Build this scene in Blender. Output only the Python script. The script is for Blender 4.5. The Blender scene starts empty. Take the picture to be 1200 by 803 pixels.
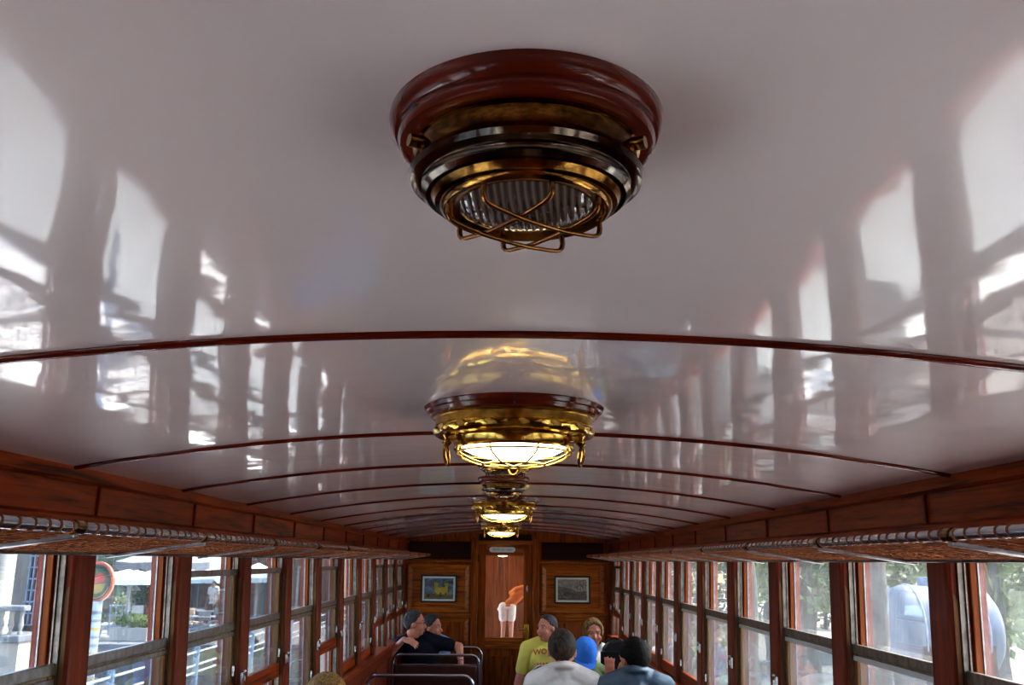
import bpy, bmesh, math, random
from mathutils import Vector, Matrix, Euler, noise
random.seed(7)
PI=math.pi
col=bpy.context.scene.collection
R=math.radians
CAMZ=1.9      # camera height above the carriage floor; everything below is written relative to the camera, lifted at the end

# ------------------------------------------------------------------ materials
MATS={}
def newmat(name):
    m=bpy.data.materials.new(name); m.use_nodes=True
    nt=m.node_tree; nt.nodes.clear()
    out=nt.nodes.new('ShaderNodeOutputMaterial')
    MATS[name]=m
    return m,nt,out
def pr(nt,color=(.5,.5,.5),rough=.5,metal=0,coat=0,coatr=.05,spec=.5,emis=None,estr=0,alpha=1,trans=0):
    b=nt.nodes.new('ShaderNodeBsdfPrincipled')
    b.inputs['Base Color'].default_value=(*color,1)
    b.inputs['Roughness'].default_value=rough
    b.inputs['Metallic'].default_value=metal
    b.inputs['Coat Weight'].default_value=coat
    b.inputs['Coat Roughness'].default_value=coatr
    b.inputs['Specular IOR Level'].default_value=spec
    b.inputs['Transmission Weight'].default_value=trans
    if emis:
        b.inputs['Emission Color'].default_value=(*emis,1); b.inputs['Emission Strength'].default_value=estr
    return b
def texco(nt,scale=(1,1,1),rot=(0,0,0)):
    t=nt.nodes.new('ShaderNodeTexCoord'); mp=nt.nodes.new('ShaderNodeMapping')
    mp.inputs['Scale'].default_value=scale; mp.inputs['Rotation'].default_value=rot
    nt.links.new(t.outputs['Object'],mp.inputs['Vector']); return mp.outputs['Vector']
def nz(nt,vec,scale=5,detail=3,rough=.5,dist=0):
    n=nt.nodes.new('ShaderNodeTexNoise'); n.inputs['Scale'].default_value=scale
    n.inputs['Detail'].default_value=detail; n.inputs['Roughness'].default_value=rough; n.inputs['Distortion'].default_value=dist
    nt.links.new(vec,n.inputs['Vector']); return n.outputs['Fac']
def ramp(nt,fac,stops):
    r=nt.nodes.new('ShaderNodeValToRGB'); e=r.color_ramp.elements
    while len(e)<len(stops): e.new(.5)
    for el,(p,c) in zip(e,stops): el.position=p; el.color=(*c,1)
    nt.links.new(fac,r.inputs['Fac']); return r.outputs['Color']
def bump(nt,h,strength=.2,dist=.01,bsdf=None,coat=False):
    b=nt.nodes.new('ShaderNodeBump'); b.inputs['Strength'].default_value=strength; b.inputs['Distance'].default_value=dist
    nt.links.new(h,b.inputs['Height'])
    if bsdf:
        nt.links.new(b.outputs['Normal'],bsdf.inputs['Normal'])
        if coat: nt.links.new(b.outputs['Normal'],bsdf.inputs['Coat Normal'])
    return b.outputs['Normal']
DIM=1.0
def simple(name,color,rough=.5,metal=0,coat=0,var=.25,scale=8,bmp=0,spec=.5):
    color=tuple(c*DIM for c in color)
    m,nt,out=newmat(name); b=pr(nt,color,rough,metal,coat,spec=spec)
    v=texco(nt); f=nz(nt,v,scale,4)
    c0=tuple(max(0,c*(1-var)) for c in color); c1=tuple(min(1,c*(1+var)) for c in color)
    nt.links.new(ramp(nt,f,[(.3,c0),(.7,c1)]),b.inputs['Base Color'])
    if bmp: bump(nt,nz(nt,v,scale*4,3),bmp,.01,b)
    nt.links.new(b.outputs[0],out.inputs[0]); return m
def wood(name,dark,light,axis='y',rough=.28,coat=.6,gs=1.0):
    m,nt,out=newmat(name); b=pr(nt,light,rough,0,coat,.08,spec=.14)
    sc={'y':(14,.9,14),'z':(14,14,.9),'x':(.9,14,14)}[axis]
    v=texco(nt,tuple(s*gs for s in sc))
    f=nz(nt,v,1.6,5,.6,1.2)
    sc2={'y':(90,3,90),'z':(90,90,3),'x':(3,90,90)}[axis]
    g=nz(nt,texco(nt,sc2),1.0,3,.6,.3)
    mx=nt.nodes.new('ShaderNodeMath'); mx.operation='MULTIPLY_ADD'; mx.inputs[1].default_value=.35; 
    nt.links.new(g,mx.inputs[0]); nt.links.new(f,mx.inputs[2])
    c=ramp(nt,mx.outputs[0],[(.5,dark),(.62,tuple((a+b_)/2 for a,b_ in zip(dark,light))),(.82,light)])
    nt.links.new(c,b.inputs['Base Color'])
    bump(nt,g,.03,.001,b)
    nt.links.new(b.outputs[0],out.inputs[0]); return m

W_Y=wood('mahogany_along',(.05,.006,.0012),(.34,.056,.008),'y',.34,.0,1.3)
W_Z=wood('mahogany_upright',(.085,.013,.006),(.22,.040,.016),'z',.42,.05)
W_X=wood('mahogany_across',(.05,.007,.002),(.19,.034,.007),'x',.38,.05)
W_END=wood('honey_mahogany_upright',(.085,.017,.003),(.34,.085,.012),'z',.34,.2,1.5)
W_VEST=wood('dim_vestibule_boards',(.05,.013,.003),(.20,.055,.012),'z',.4,.1,1.5)
W_ENDX=wood('honey_mahogany_across',(.12,.026,.005),(.42,.12,.018),'x',.32,.2,1.5)
W_ORANGE=wood('orange_bead_wood',(0.1320,0.0275,0.0060),(0.3120,0.0850,0.0200),'z',.4,.3)
W_TAN=wood('worn_tan_wood',(0.1200,0.0550,0.0250),(0.2520,0.1375,0.0650),'z',.6,0)
W_DARK=wood('dark_stained_wood',(0.0120,0.0040,0.0025),(0.0420,0.0110,0.0060),'x',.35,.3)
W_RIB=wood('rib_mahogany',(0.0560,0.0048,0.0020),(0.1760,0.0180,0.0060),'x',.2,.8)
W_BASE=wood('lamp_base_mahogany',(.09,.012,.005),(.15,.018,.007),'x',.25,.6,.5)
W_FLOOR=wood('worn_floor_boards',(.05,.03,.02),(.14,.085,.05),'y',.5,.1)

def mk_ceiling():
    m,nt,out=newmat('cream_gloss_enamel')
    b=pr(nt,(.66,.60,.585),.35,0,1.0,.05,.3)
    b.inputs['Coat IOR'].default_value=1.48
    v=texco(nt)
    f=nz(nt,v,1.3,4,.55)
    nt.links.new(ramp(nt,f,[(.3,(.78,.675,.68)),(.7,(.86,.765,.77))]),b.inputs['Base Color'])
    h1=nz(nt,v,3.2,2,.5); h2=nz(nt,texco(nt,(1,.5,1)),70,2,.5)
    ad=nt.nodes.new('ShaderNodeMath'); ad.operation='MULTIPLY_ADD'; ad.inputs[1].default_value=.02
    nt.links.new(h2,ad.inputs[0]); nt.links.new(h1,ad.inputs[2])
    bump(nt,ad.outputs[0],.30,.010,b,True)
    nt.links.new(b.outputs[0],out.inputs[0]); return m
CEIL=mk_ceiling()

def mk_brass(name,c0,c1,rough,spot=0):
    m,nt,out=newmat(name); b=pr(nt,c1,rough,1)
    v=texco(nt); f=nz(nt,v,40,4,.6)
    nt.links.new(ramp(nt,f,[(.35,c0),(.65,c1)]),b.inputs['Base Color'])
    r=nt.nodes.new('ShaderNodeMapRange'); r.inputs['To Min'].default_value=rough*(.7 if 'brass' in name else .9); r.inputs['To Max'].default_value=rough*(1.5 if 'brass' in name else 1.1)
    nt.links.new(f,r.inputs['Value']); nt.links.new(r.outputs[0],b.inputs['Roughness'])
    bump(nt,nz(nt,v,90,2),.08 if 'brass' in name else .01,.002,b)
    nt.links.new(b.outputs[0],out.inputs[0]); return m
BRASS=mk_brass('polished_brass',(.42,.25,.045),(.80,.56,.15),.16)
BRASS_D=mk_brass('tarnished_brass',(.07,.032,.010),(.48,.25,.06),.15)
BRASS_N=mk_brass('blue_tarnished_brass',(.10,.09,.09),(.26,.20,.14),.12)
COPPER=mk_brass('copper_wire',(.14,.055,.018),(.42,.19,.06),.25)
CHROME=mk_brass('chrome_tube',(.50,.51,.55),(.54,.55,.60),.24)
ALU=mk_brass('aluminium_bar',(.34,.35,.38),(.55,.56,.60),.3)
ALU_D=mk_brass('grey_channel_metal',(.17,.14,.12),(.30,.26,.23),.45)
BRIGHT=simple('pale_metal_sun_highlight',(.55,.58,.64),.35,.3,var=.05)  # pale metal; sun highlight on the right sash rails put into the colour
STEEL_B=simple('blue_grey_paint',(.20,.27,.38),.5,.2)

def mk_glass(name,haze,tint=(.94,.97,.98),hazecol=(.85,.92,1.0)):
    m,nt,out=newmat(name)
    tr=nt.nodes.new('ShaderNodeBsdfTransparent'); tr.inputs[0].default_value=(*tint,1)
    gl=nt.nodes.new('ShaderNodeBsdfGlossy'); gl.inputs['Roughness'].default_value=.01
    fr=nt.nodes.new('ShaderNodeFresnel'); fr.inputs['IOR'].default_value=1.5
    mn=nt.nodes.new('ShaderNodeMath'); mn.operation='MINIMUM'; mn.inputs[1].default_value=.4
    nt.links.new(fr.outputs[0],mn.inputs[0])
    mx=nt.nodes.new('ShaderNodeMixShader'); nt.links.new(mn.outputs[0],mx.inputs[0])
    nt.links.new(tr.outputs[0],mx.inputs[1]); nt.links.new(gl.outputs[0],mx.inputs[2])
    df=nt.nodes.new('ShaderNodeBsdfTranslucent'); df.inputs[0].default_value=(*hazecol,1)
    mx2=nt.nodes.new('ShaderNodeMixShader')
    v=texco(nt); f=nz(nt,v,9,6,.75)
    mr=nt.nodes.new('ShaderNodeMapRange'); mr.inputs['From Min'].default_value=.3; mr.inputs['From Max'].default_value=.75
    mr.inputs['To Min'].default_value=haze*.45; mr.inputs['To Max'].default_value=haze*1.7
    nt.links.new(f,mr.inputs['Value']); nt.links.new(mr.outputs[0],mx2.inputs[0])
    nt.links.new(mx.outputs[0],mx2.inputs[1]); nt.links.new(df.outputs[0],mx2.inputs[2])
    nt.links.new(mx2.outputs[0],out.inputs[0]); return m
GLASS_L=mk_glass('clear_window_glass',.010)
GLASS_R=mk_glass('dusty_window_glass',.018)
def mk_lens():
    m,nt,out=newmat('ribbed_lens_glass'); b=pr(nt,(.16,.135,.115),.12,0,1,.03)
    w=nt.nodes.new('ShaderNodeTexWave'); w.inputs['Scale'].default_value=62; w.inputs['Distortion'].default_value=1.2
    w.inputs['Detail'].default_value=1
    nt.links.new(texco(nt,(1,.25,1),(0,0,.35)),w.inputs['Vector'])
    nt.links.new(ramp(nt,w.outputs['Fac'],[(.0,(.07,.05,.045)),(.6,(.13,.10,.09)),(1,(.24,.20,.18))]),b.inputs['Base Color'])
    bump(nt,w.outputs['Fac'],.25,.002,b,True)
    nt.links.new(b.outputs[0],out.inputs[0]); return m
LENS=mk_lens()
def mk_emit(name,c,s):
    m,nt,out=newmat(name); b=pr(nt,c,.3,emis=c,estr=s)
    lw=nt.nodes.new('ShaderNodeTexNoise'); lw.inputs['Scale'].default_value=6
    nt.links.new(ramp(nt,lw.outputs['Fac'],[(.3,c),(.7,(1,.93,.76))]),b.inputs['Emission Color'])
    nt.links.new(b.outputs[0],out.inputs[0]); return m
LIT=mk_emit('lit_frosted_glass',(1,.86,.58),4.5)
NET=simple('rust_brown_netting',(.34,.12,.045),.8,var=.45,scale=60)
LEATHER=simple('black_leather',(.012,.012,.014),.28,coat=.3,bmp=.3,scale=20)
SEATL=simple('brown_leather',(.075,.022,.016),.4,coat=.2,bmp=.2,scale=14)
SKIN=simple('light_skin',(.60,.30,.21),.5,var=.12,scale=12)
SKIN_R=simple('reddened_skin',(.62,.25,.17),.5,var=.15,scale=12)
SKIN_D=simple('tanned_skin',(.33,.16,.10),.5,var=.15,scale=12)
LIP=simple('lip',(.45,.13,.11),.5)
EYEW=simple('eye_white',(.6,.57,.54),.3,var=.05)
EYED=simple('iris_dark',(.03,.02,.02),.2,var=.1)
def hair(name,c0,c1):
    m,nt,out=newmat(name); b=pr(nt,c1,.55,spec=.15)
    f=nz(nt,texco(nt,(60,60,7)),2.0,4,.6,.6)
    nt.links.new(ramp(nt,f,[(.35,c0),(.65,c1)]),b.inputs['Base Color']); bump(nt,f,.6,.01,b)
    nt.links.new(b.outputs[0],out.inputs[0]); return m
H_GREY=hair('grey_hair',(.02,.019,.022),(.13,.125,.13))
H_BRGREY=hair('brown_grey_hair',(.018,.013,.011),(.11,.08,.062))
H_DARK=hair('near_black_hair',(.003,.002,.002),(.014,.009,.006))
H_BLOND=hair('blond_hair',(.14,.065,.02),(.52,.32,.12))
H_BOB=hair('light_brown_hair',(.10,.05,.018),(.50,.32,.14))
def cloth(name,c,var=.12,scale=10,b=.35): return simple(name,c,.85,var=var,scale=scale,bmp=b,spec=.2)
C_NAVY=cloth('dark_navy_cloth',(.012,.013,.022)); C_LBLUE=cloth('light_blue_cloth',(.22,.33,.60))
C_YEL=cloth('yellow_cloth',(.75,.66,.16)); C_WHITE=cloth('white_cloth',(.78,.72,.68)); C_GBLUE=cloth('grey_blue_cloth',(.11,.145,.19))
C_BCAP=cloth('bright_blue_cloth',(.06,.23,.72)); C_OLIVE=cloth('olive_cloth',(.10,.13,.06)); C_KHAKI=cloth('khaki_cloth',(.2,.16,.1))
C_JEAN=cloth('dark_blue_denim',(.03,.045,.09)); C_ORANGE=cloth('orange_brown_cloth',(.55,.16,.04)); C_RED=cloth('faded_red_print',(.62,.10,.07))
SHOE=simple('brown_shoe',(.05,.03,.02),.4)
# outdoor
DIM=.40
CANVAS=cloth('white_canvas',(1.3,1.6,1.75),.04); CANVAS_G=cloth('greyish_canvas',(.55,.56,.60),.06)
STONE=simple('pale_stone',(.50,.47,.44),.85,var=.18,scale=2.2,bmp=.3)
STONE_B=simple('blue_grey_stone',(.26,.29,.34),.85,var=.3,scale=1.6,bmp=.4)
STUCCO=simple('beige_stucco',(.34,.27,.20),.9,var=.12,scale=1)
STUCCO_W=simple('cream_stucco',(.72,.66,.58),.9,var=.08,scale=1)
BRICKY=simple('pinkish_wall',(.55,.27,.18),.9,var=.2,scale=2)
BROWNW=simple('brown_boarding',(.20,.10,.065),.8,var=.25,scale=3)
DKWIN=simple('dark_window_pane',(.05,.065,.07),.1,var=.4,scale=1.5)
GRNWIN=simple('green_reflecting_pane',(.20,.30,.16),.1,var=.6,scale=2)
GROUND_R=simple('dusty_gravel',(.55,.49,.42),.95,var=.35,scale=1.2,bmp=.5)
GROUND_L=simple('grey_paving',(.26,.28,.32),.9,var=.3,scale=.8,bmp=.3)
BARK=simple('grey_bark',(.20,.19,.17),.95,var=.45,scale=4,bmp=.8)
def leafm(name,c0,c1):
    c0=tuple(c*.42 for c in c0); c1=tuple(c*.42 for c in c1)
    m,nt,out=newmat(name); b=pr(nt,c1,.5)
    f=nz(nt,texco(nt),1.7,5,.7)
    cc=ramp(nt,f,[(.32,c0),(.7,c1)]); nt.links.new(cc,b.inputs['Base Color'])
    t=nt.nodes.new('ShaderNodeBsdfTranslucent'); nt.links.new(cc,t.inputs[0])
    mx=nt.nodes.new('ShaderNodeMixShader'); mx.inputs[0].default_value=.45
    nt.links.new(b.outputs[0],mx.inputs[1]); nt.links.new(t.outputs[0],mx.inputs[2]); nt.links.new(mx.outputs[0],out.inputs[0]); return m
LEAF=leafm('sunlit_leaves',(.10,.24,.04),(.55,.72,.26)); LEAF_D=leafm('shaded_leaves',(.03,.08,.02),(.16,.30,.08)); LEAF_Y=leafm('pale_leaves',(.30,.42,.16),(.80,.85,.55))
FLOWER=simple('red_petals',(.80,.05,.04),.6); TERRA=simple('terracotta',(.45,.17,.09),.8)
TANK=simple('dusty_blue_grey_steel',(.17,.24,.36),.55,var=.15,scale=1.5)
WHITEP=simple('white_paint',(.80,.82,.85),.4,var=.04); TEAL=simple('teal_paint',(.03,.28,.30),.5); REDP=simple('red_paint',(.5,.06,.05),.5)
BOUNCE=simple('pale_bounce_ground',(2.1,1.98,1.85),.95,var=.1,scale=3,bmp=.3)  # ground colour made near-white to bounce light up to the ceiling
DIM=1.0
BLACKP=simple('black_paint',(.012,.012,.014),.4); GREYTXT=simple('dark_grey_lettering',(.06,.06,.06),.6)
def mk_picture(name,stops,scale):
    m,nt,out=newmat(name); b=pr(nt,(.3,.3,.3),.2,coat=.5)
    f=nz(nt,texco(nt,(1,1,2.2)),scale,6,.65,1.5)
    nt.links.new(ramp(nt,f,stops),b.inputs['Base Color']); nt.links.new(b.outputs[0],out.inputs[0]); return m
PIC_SKY=mk_picture('stormy_painted_sky',[(.35,(.03,.035,.05)),(.5,(.12,.16,.22)),(.68,(.33,.40,.47))],9)
PIC_GND=mk_picture('painted_ground',[(.35,(.05,.04,.04)),(.5,(.16,.14,.08)),(.68,(.28,.30,.16))],14)
PIC_BW=mk_picture('faded_sepia_print',[(.3,(.14,.12,.11)),(.5,(.27,.24,.21)),(.7,(.45,.42,.38))],12)
PIC_BW2=mk_picture('faded_sepia_foreground',[(.3,(.05,.045,.04)),(.5,(.14,.12,.11)),(.7,(.28,.26,.24))],20)
PYEL=simple('castle_yellow',(.42,.33,.035),.6); MOUNT=simple('white_mount',(.62,.68,.70),.6,var=.03); MOUNT_C=simple('cream_mount',(.60,.60,.48),.6,var=.03)

# ------------------------------------------------------------------ mesh helpers
def box(bm,x0,x1,y0,y1,z0,z1):
    vs=[bm.verts.new((x,y,z)) for x in (x0,x1) for y in (y0,y1) for z in (z0,z1)]
    for f in ((0,1,3,2),(4,6,7,5),(0,4,5,1),(2,3,7,6),(0,2,6,4),(1,5,7,3)): bm.faces.new([vs[i] for i in f])
    return vs
def prism(bm,poly,axis,a,b):
    """poly 2D list; axis 'y': poly in (x,z); 'z': poly in (x,y); 'x': poly in (y,z)"""
    def P(p,t):
        return {'y':(p[0],t,p[1]),'z':(p[0],p[1],t),'x':(t,p[0],p[1])}[axis]
    A=[bm.verts.new(P(p,a)) for p in poly]; B=[bm.verts.new(P(p,b)) for p in poly]
    n=len(poly)
    for i in range(n): bm.faces.new((A[i],A[(i+1)%n],B[(i+1)%n],B[i]))
    bm.faces.new(A[::-1]); bm.faces.new(B)
def tube(bm,pts,r,n=8,closed=False,caps=True):
    pts=[Vector(p) for p in pts]; rings=[]; N=len(pts)
    rr=r if isinstance(r,(list,tuple)) else [r]*N
    up=None
    for i,p in enumerate(pts):
        if closed: t=(pts[(i+1)%N]-pts[i-1])
        else: t=pts[min(i+1,N-1)]-pts[max(i-1,0)]
        t.normalize()
        if up is None:
            up=Vector((0,0,1)) if abs(t.z)<.9 else Vector((1,0,0))
        a=t.cross(up)
        if a.length<1e-4: a=t.orthogonal()
        a.normalize(); b=a.cross(t).normalized(); up=b
        rings.append([bm.verts.new(p+rr[i]*(math.cos(2*PI*k/n)*a+math.sin(2*PI*k/n)*b)) for k in range(n)])
    M=N if closed else N-1
    for i in range(M):
        A=rings[i];B=rings[(i+1)%N]
        for k in range(n): bm.faces.new((A[k],A[(k+1)%n],B[(k+1)%n],B[k]))
    if not closed and caps:
        bm.faces.new(rings[0][::-1]); bm.faces.new(rings[-1])
def lathe(bm,prof,n=64,c=(0,0,0),mod=None):
    """prof list of (r,z)"""
    rings=[]
    for i,(r,z) in enumerate(prof):
        if r<1e-5: rings.append([bm.verts.new((c[0],c[1],c[2]+z))]); continue
        ring=[]
        for k in range(n):
            a=2*PI*k/n; rr=r+(mod(i,a) if mod else 0)
            ring.append(bm.verts.new((c[0]+rr*math.cos(a),c[1]+rr*math.sin(a),c[2]+z)))
        rings.append(ring)
    for A,B in zip(rings,rings[1:]):
        if len(A)==1 and len(B)==1: continue
        for k in range(n):
            k2=(k+1)%n
            if len(A)==1: bm.faces.new((A[0],B[k],B[k2]))
            elif len(B)==1: bm.faces.new((A[k],B[0],A[k2]))
            else: bm.faces.new((A[k],B[k],B[k2],A[k2]))
def ell(bm,c,r,rot=None,seg=20,rings=14):
    m=Matrix.Translation(Vector(c))@(rot.to_4x4() if rot else Matrix.Identity(4))@Matrix.Diagonal((*r,1))
    bmesh.ops.create_uvsphere(bm,u_segments=seg,v_segments=rings,radius=1,matrix=m)
def limb(bm,p0,p1,r0,r1,n=14):
    p0=Vector(p0);p1=Vector(p1)
    ell(bm,p0,(r0,)*3,seg=n,rings=8); ell(bm,p1,(r1,)*3,seg=n,rings=8)
    tube(bm,[p0,p1],[r0,r1],n)
def arc(cx,cz,r,a0,a1,n):
    return [(cx+r*math.cos(R(a0+(a1-a0)*i/n)),cz+r*math.sin(R(a0+(a1-a0)*i/n))) for i in range(n+1)]
def obj(name,bm,mat,parent=None,smooth=True,bevel=0,ang=35,recalc=True):
    if recalc: bmesh.ops.recalc_face_normals(bm,faces=bm.faces)
    me=bpy.data.meshes.new(name); bm.to_mesh(me); bm.free()
    me.materials.append(mat)
    if smooth:
        me.shade_smooth(); me.set_sharp_from_angle(angle=R(ang))
    o=bpy.data.objects.new(name,me); col.objects.link(o)
    if parent: o.parent=parent
    if bevel:
        bv=o.modifiers.new('bevel','BEVEL'); bv.width=bevel; bv.segments=2; bv.limit_method='ANGLE'; bv.angle_limit=R(40)
    return o
def B(): return bmesh.new()
def bx(name,mat,parent,*args,bevel=0):
    bm=B(); box(bm,*args); return obj(name,bm,mat,parent,bevel=bevel)
def empty(name,loc=(0,0,0),rz=0):
    o=bpy.data.objects.new(name,None); o.empty_display_size=.1; col.objects.link(o); o.location=loc; o.rotation_euler=(0,0,rz); return o
def tag(o,label=None,cat=None,group=None,kind=None):
    if label: o['label']=label
    if cat: o['category']=cat
    if group: o['group']=group
    if kind: o['kind']=kind
    return o
def thing(name,label,cat,loc=(0,0,0),rz=0,group=None): return tag(empty(name,loc,rz),label,cat,group)
def struct(o): o['kind']='structure'; return o
def copy_tree(o,parent=None):
    c=o.copy(); col.objects.link(c)
    if parent: c.parent=parent
    for ch in [q for q in bpy.data.objects if q.parent==o]: copy_tree(ch,c)
    return c
def remesh(o,vox,it=3,fac=.5):
    r=o.modifiers.new('skin','REMESH'); r.mode='VOXEL'; r.voxel_size=vox; r.use_smooth_shade=True
    s=o.modifiers.new('smooth','SMOOTH'); s.iterations=it; s.factor=fac
    return o

# ------------------------------------------------------------------ carriage shell
HW=1.12; PITCH=.757; YF=2.50; PW=.12      # half width, window pitch, far edge of first post seen, post width
Y0,Y1=-2.05,10.1; FLOOR=-CAMZ
def cz(x): return .318-.083*x*x
# ceiling
bm=B(); N=48; xs=[-1.2+2.4*i/N for i in range(N+1)]
poly=[(x,cz(x)) for x in xs]+[(x,cz(x)+.05) for x in reversed(xs)]
ys=[Y0-.1,Y1+1.5]
prism(bm,poly,'y',*ys)
struct(obj('ceiling',bm,CEIL))
struct(bx('floor',W_FLOOR,None,-1.24,1.24,Y0-.1,Y1+1.5,FLOOR-.06,FLOOR))
# ribs
ribs=[-1.0,-.05,1.245]+[2.25+PITCH*k for k in range(11)]
for i,y in enumerate(ribs):
    bm=B(); w=.011; d=.009
    prof=[(-w,0),(-w,-.004),(-w*.7,-d*.85),(0,-d),(w*.7,-d*.85),(w,-.004),(w,0)]
    rings=[]
    for x in [-1.12+2.24*k/60 for k in range(61)]:
        rings.append([bm.verts.new((x,y+p[0],cz(x)+p[1]+.001)) for p in prof])
    for A,C in zip(rings,rings[1:]):
        for k in range(len(prof)-1): bm.faces.new((A[k],A[k+1],C[k+1],C[k]))
    struct(obj('trim_%d'%(i+1),bm,W_RIB,ang=60))
ti=len(ribs)
# side walls
posts=[YF-PW/2+PITCH*k for k in range(-6,11)]      # centres
SILL=-.755; LEAN=R(2.2)
L_RAISED={2,3,5,8,9,10}; R_RAISED={10}
for s,side in ((-1,'left'),(1,'right')):
    def X(d): return s*(HW+d)
    def sx(a,b): return (min(X(a),X(b)),max(X(a),X(b)))
    # lower wall
    bm=B(); box(bm,*sx(-.03,.11),Y0,Y1,FLOOR,SILL-.03)
    for k in range(len(posts)-1):
        box(bm,*sx(-.038,-.029),posts[k]+.07,posts[k+1]-.07,FLOOR+.15,SILL-.12)
    struct(obj('wall_'+side,bm,W_Z,bevel=.003))
    struct(bx('trim_%d'%(ti+1),W_Y,None,*sx(-.058,.11),Y0,Y1,SILL-.035,SILL,bevel=.006)); ti+=1
    # header wall above the windows
    bm=B(); box(bm,*sx(.0,.11),Y0,Y1,.028,.26)
    hd=obj('wall_%s_header'%side,bm,W_Y); struct(hd)
    # cornice: one thing with its mouldings and battens
    c=struct(empty('trim_%d'%(ti+1))); ti+=1
    bm=B(); prism(bm,[(X(-.022),.184),(X(-.030),.19),(X(-.030),.232),(X(.01),.24),(X(.01),.184)],'y',Y0,Y1); obj('top_moulding',bm,W_Y,c)
    bm=B(); box(bm,*sx(-.008,.01),Y0,Y1,.10,.19); obj('frieze_board',bm,W_Y,c)
    bm=B(); prism(bm,[(X(.01),.108),(X(-.012),.108),(X(-.03),.099),(X(-.034),.088),(X(-.026),.078),(X(-.026),.066),(X(-.012),.055),(X(.01),.055)],'y',Y0,Y1); obj('bottom_moulding',bm,W_Y,c)
    for y in posts:
        bm=B(); box(bm,*sx(-.016,-.006),y-.008,y+.008,.104,.186); obj('batten',bm,W_Z,c,bevel=.002)
        bm=B(); lathe(bm,[(0,0),(.004,0),(.004,.002),(0,.003)],10); o=obj('screw_head',bm,BRASS,c); o.rotation_euler=(0,-s*PI/2,0); o.location=(X(-.017),y,.115)
    # posts
    for k,y in enumerate(posts):
        p=struct(empty('trim_%d'%(ti+1),(X(0),y,0))); ti+=1; p.rotation_euler=(0,s*LEAN,0)
        h=PW/2
        def q(d0,d1): return (min(s*d0,s*d1),max(s*d0,s*d1))
        bm=B()
        poly=[(s*0.0,-h+.012),(s*.004,-h+.004),(s*.012,-h),(s*.10,-h),(s*.10,h),(s*.012,h),(s*.004,h-.004),(s*0.0,h-.012)]
        prism(bm,poly,'z',SILL-.005,.03)
        o=obj('post',bm,W_Z,p,ang=12)
        for e in (-1,1):
            ye=e*h
            # grey metal sash channel
            bm=B(); box(bm,*q(.026,.030),min(ye,ye+e*.008),max(ye,ye+e*.008),SILL,.028); box(bm,*q(.043,.047),min(ye,ye+e*.008),max(ye,ye+e*.008),SILL,.028); box(bm,*q(.026,.047),min(ye,ye+e*.002),max(ye,ye+e*.002),SILL,.028)
            obj('channel',bm,ALU_D,p)
            # worn chamfer with curved stop
            bm=B(); zz=[(SILL,.013),(-.12,.013),(-.10,.014),(-.085,.010),(-.075,.004),(-.07,.0)]
            A=[];C=[]
            for z,w in zz:
                A.append(bm.verts.new((s*.0125,ye+e*.0015,z))); C.append(bm.verts.new((s*(.0125+w),ye+e*.0015,z)))
            for i in range(len(zz)-1): bm.faces.new((A[i],A[i+1],C[i+1],C[i]))
            obj('chamfer_stop',bm,W_TAN,p)
            # outer orange bead and glass seal
            bm=B(); box(bm,*q(.056,.078),min(ye,ye+e*.011),max(ye,ye+e*.011),SILL,.028); obj('bead',bm,W_ORANGE,p,bevel=.002)
            bm=B(); box(bm,*q(.074,.078),min(ye,ye+e*.015),max(ye,ye+e*.015),SILL,.028); obj('glass_seal',bm,ALU,p)
        # latch on the post
        bm=B(); box(bm,*q(-.010,.0),-h-.0,-h+.024,-.505,-.455); box(bm,*q(-.018,-.008),-h+.006,-h+.016,-.492,-.468)
        lathe(bm,[(0,-.006),(.007,-.004),(.007,.004),(0,.006)],10,(s*-.014,-h+.011,-.45)); obj('latch',bm,CHROME if s<0 else ALU,p,bevel=.001)
    # windows
    for k in range(len(posts)):
        n=k-6+1                         # number of the window beyond that post
        ya=posts[k]+PW/2; yb=posts[k]+PITCH-PW/2
        if k==len(posts)-1: continue
        raised=(n in (L_RAISED if s<0 else R_RAISED))
        w=struct(empty('window_%d'%(k+1+(20 if s>0 else 0)),(X(0),(ya+yb)/2,0))); w.rotation_euler=(0,s*LEAN,0)
        hy=(yb-ya)/2
        def q(d0,d1): return (min(s*d0,s*d1),max(s*d0,s*d1))
        bx('outer_pane',GLASS_L if s<0 else GLASS_R,w,*q(.079,.081),-hy,hy,SILL,.03)
        dz=.215 if raised else 0
        if raised: zt,zm,zb=-.055,-.272,-.525
        else: zt,zm,zb=.02,-.272,-.715
        # metal meeting rail: two bars
        for zc_,hh in ([(zm,.014),(zm-.030,.008)]+([(zt,.012)] if raised else [])):
            bx('metal_rail',(BRIGHT if zc_==zm-.030 else ALU_D) if s>0 else ALU,w,*q(.030,.048),-hy-.0,hy,zc_-hh,zc_+hh,bevel=.002)  # right side: lower bar's pale colour stands for its sunlit highlight
        bx('rail_channel',ALU_D,w,*q(.034,.044),-hy,hy,zm-.030,zm)
        # wooden sash stiles and bottom rail
        top=zm-.012 if not raised else zt
        for e in (-1,1):
            y=e*hy
            bx('stile',W_TAN if e>0 else W_ORANGE,w,*q(.032,.050),min(y,y-e*.034),max(y,y-e*.034),zb,top)
        bx('bottom_rail',W_X if False else W_Y,w,*q(.026,.054),-hy,hy,zb-.035,zb+.03,bevel=.003)
        bx('sash_pane',GLASS_L if s<0 else GLASS_R,w,*q(.040,.042),-hy+.034,hy-.034,zb+.03,top)
        if s<0 or True:
            bm=B(); box(bm,*q(.018,.028),hy-.03,hy-.006,zb+.06,zb+.10); obj('sash_catch',bm,CHROME,w,bevel=.001)

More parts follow.
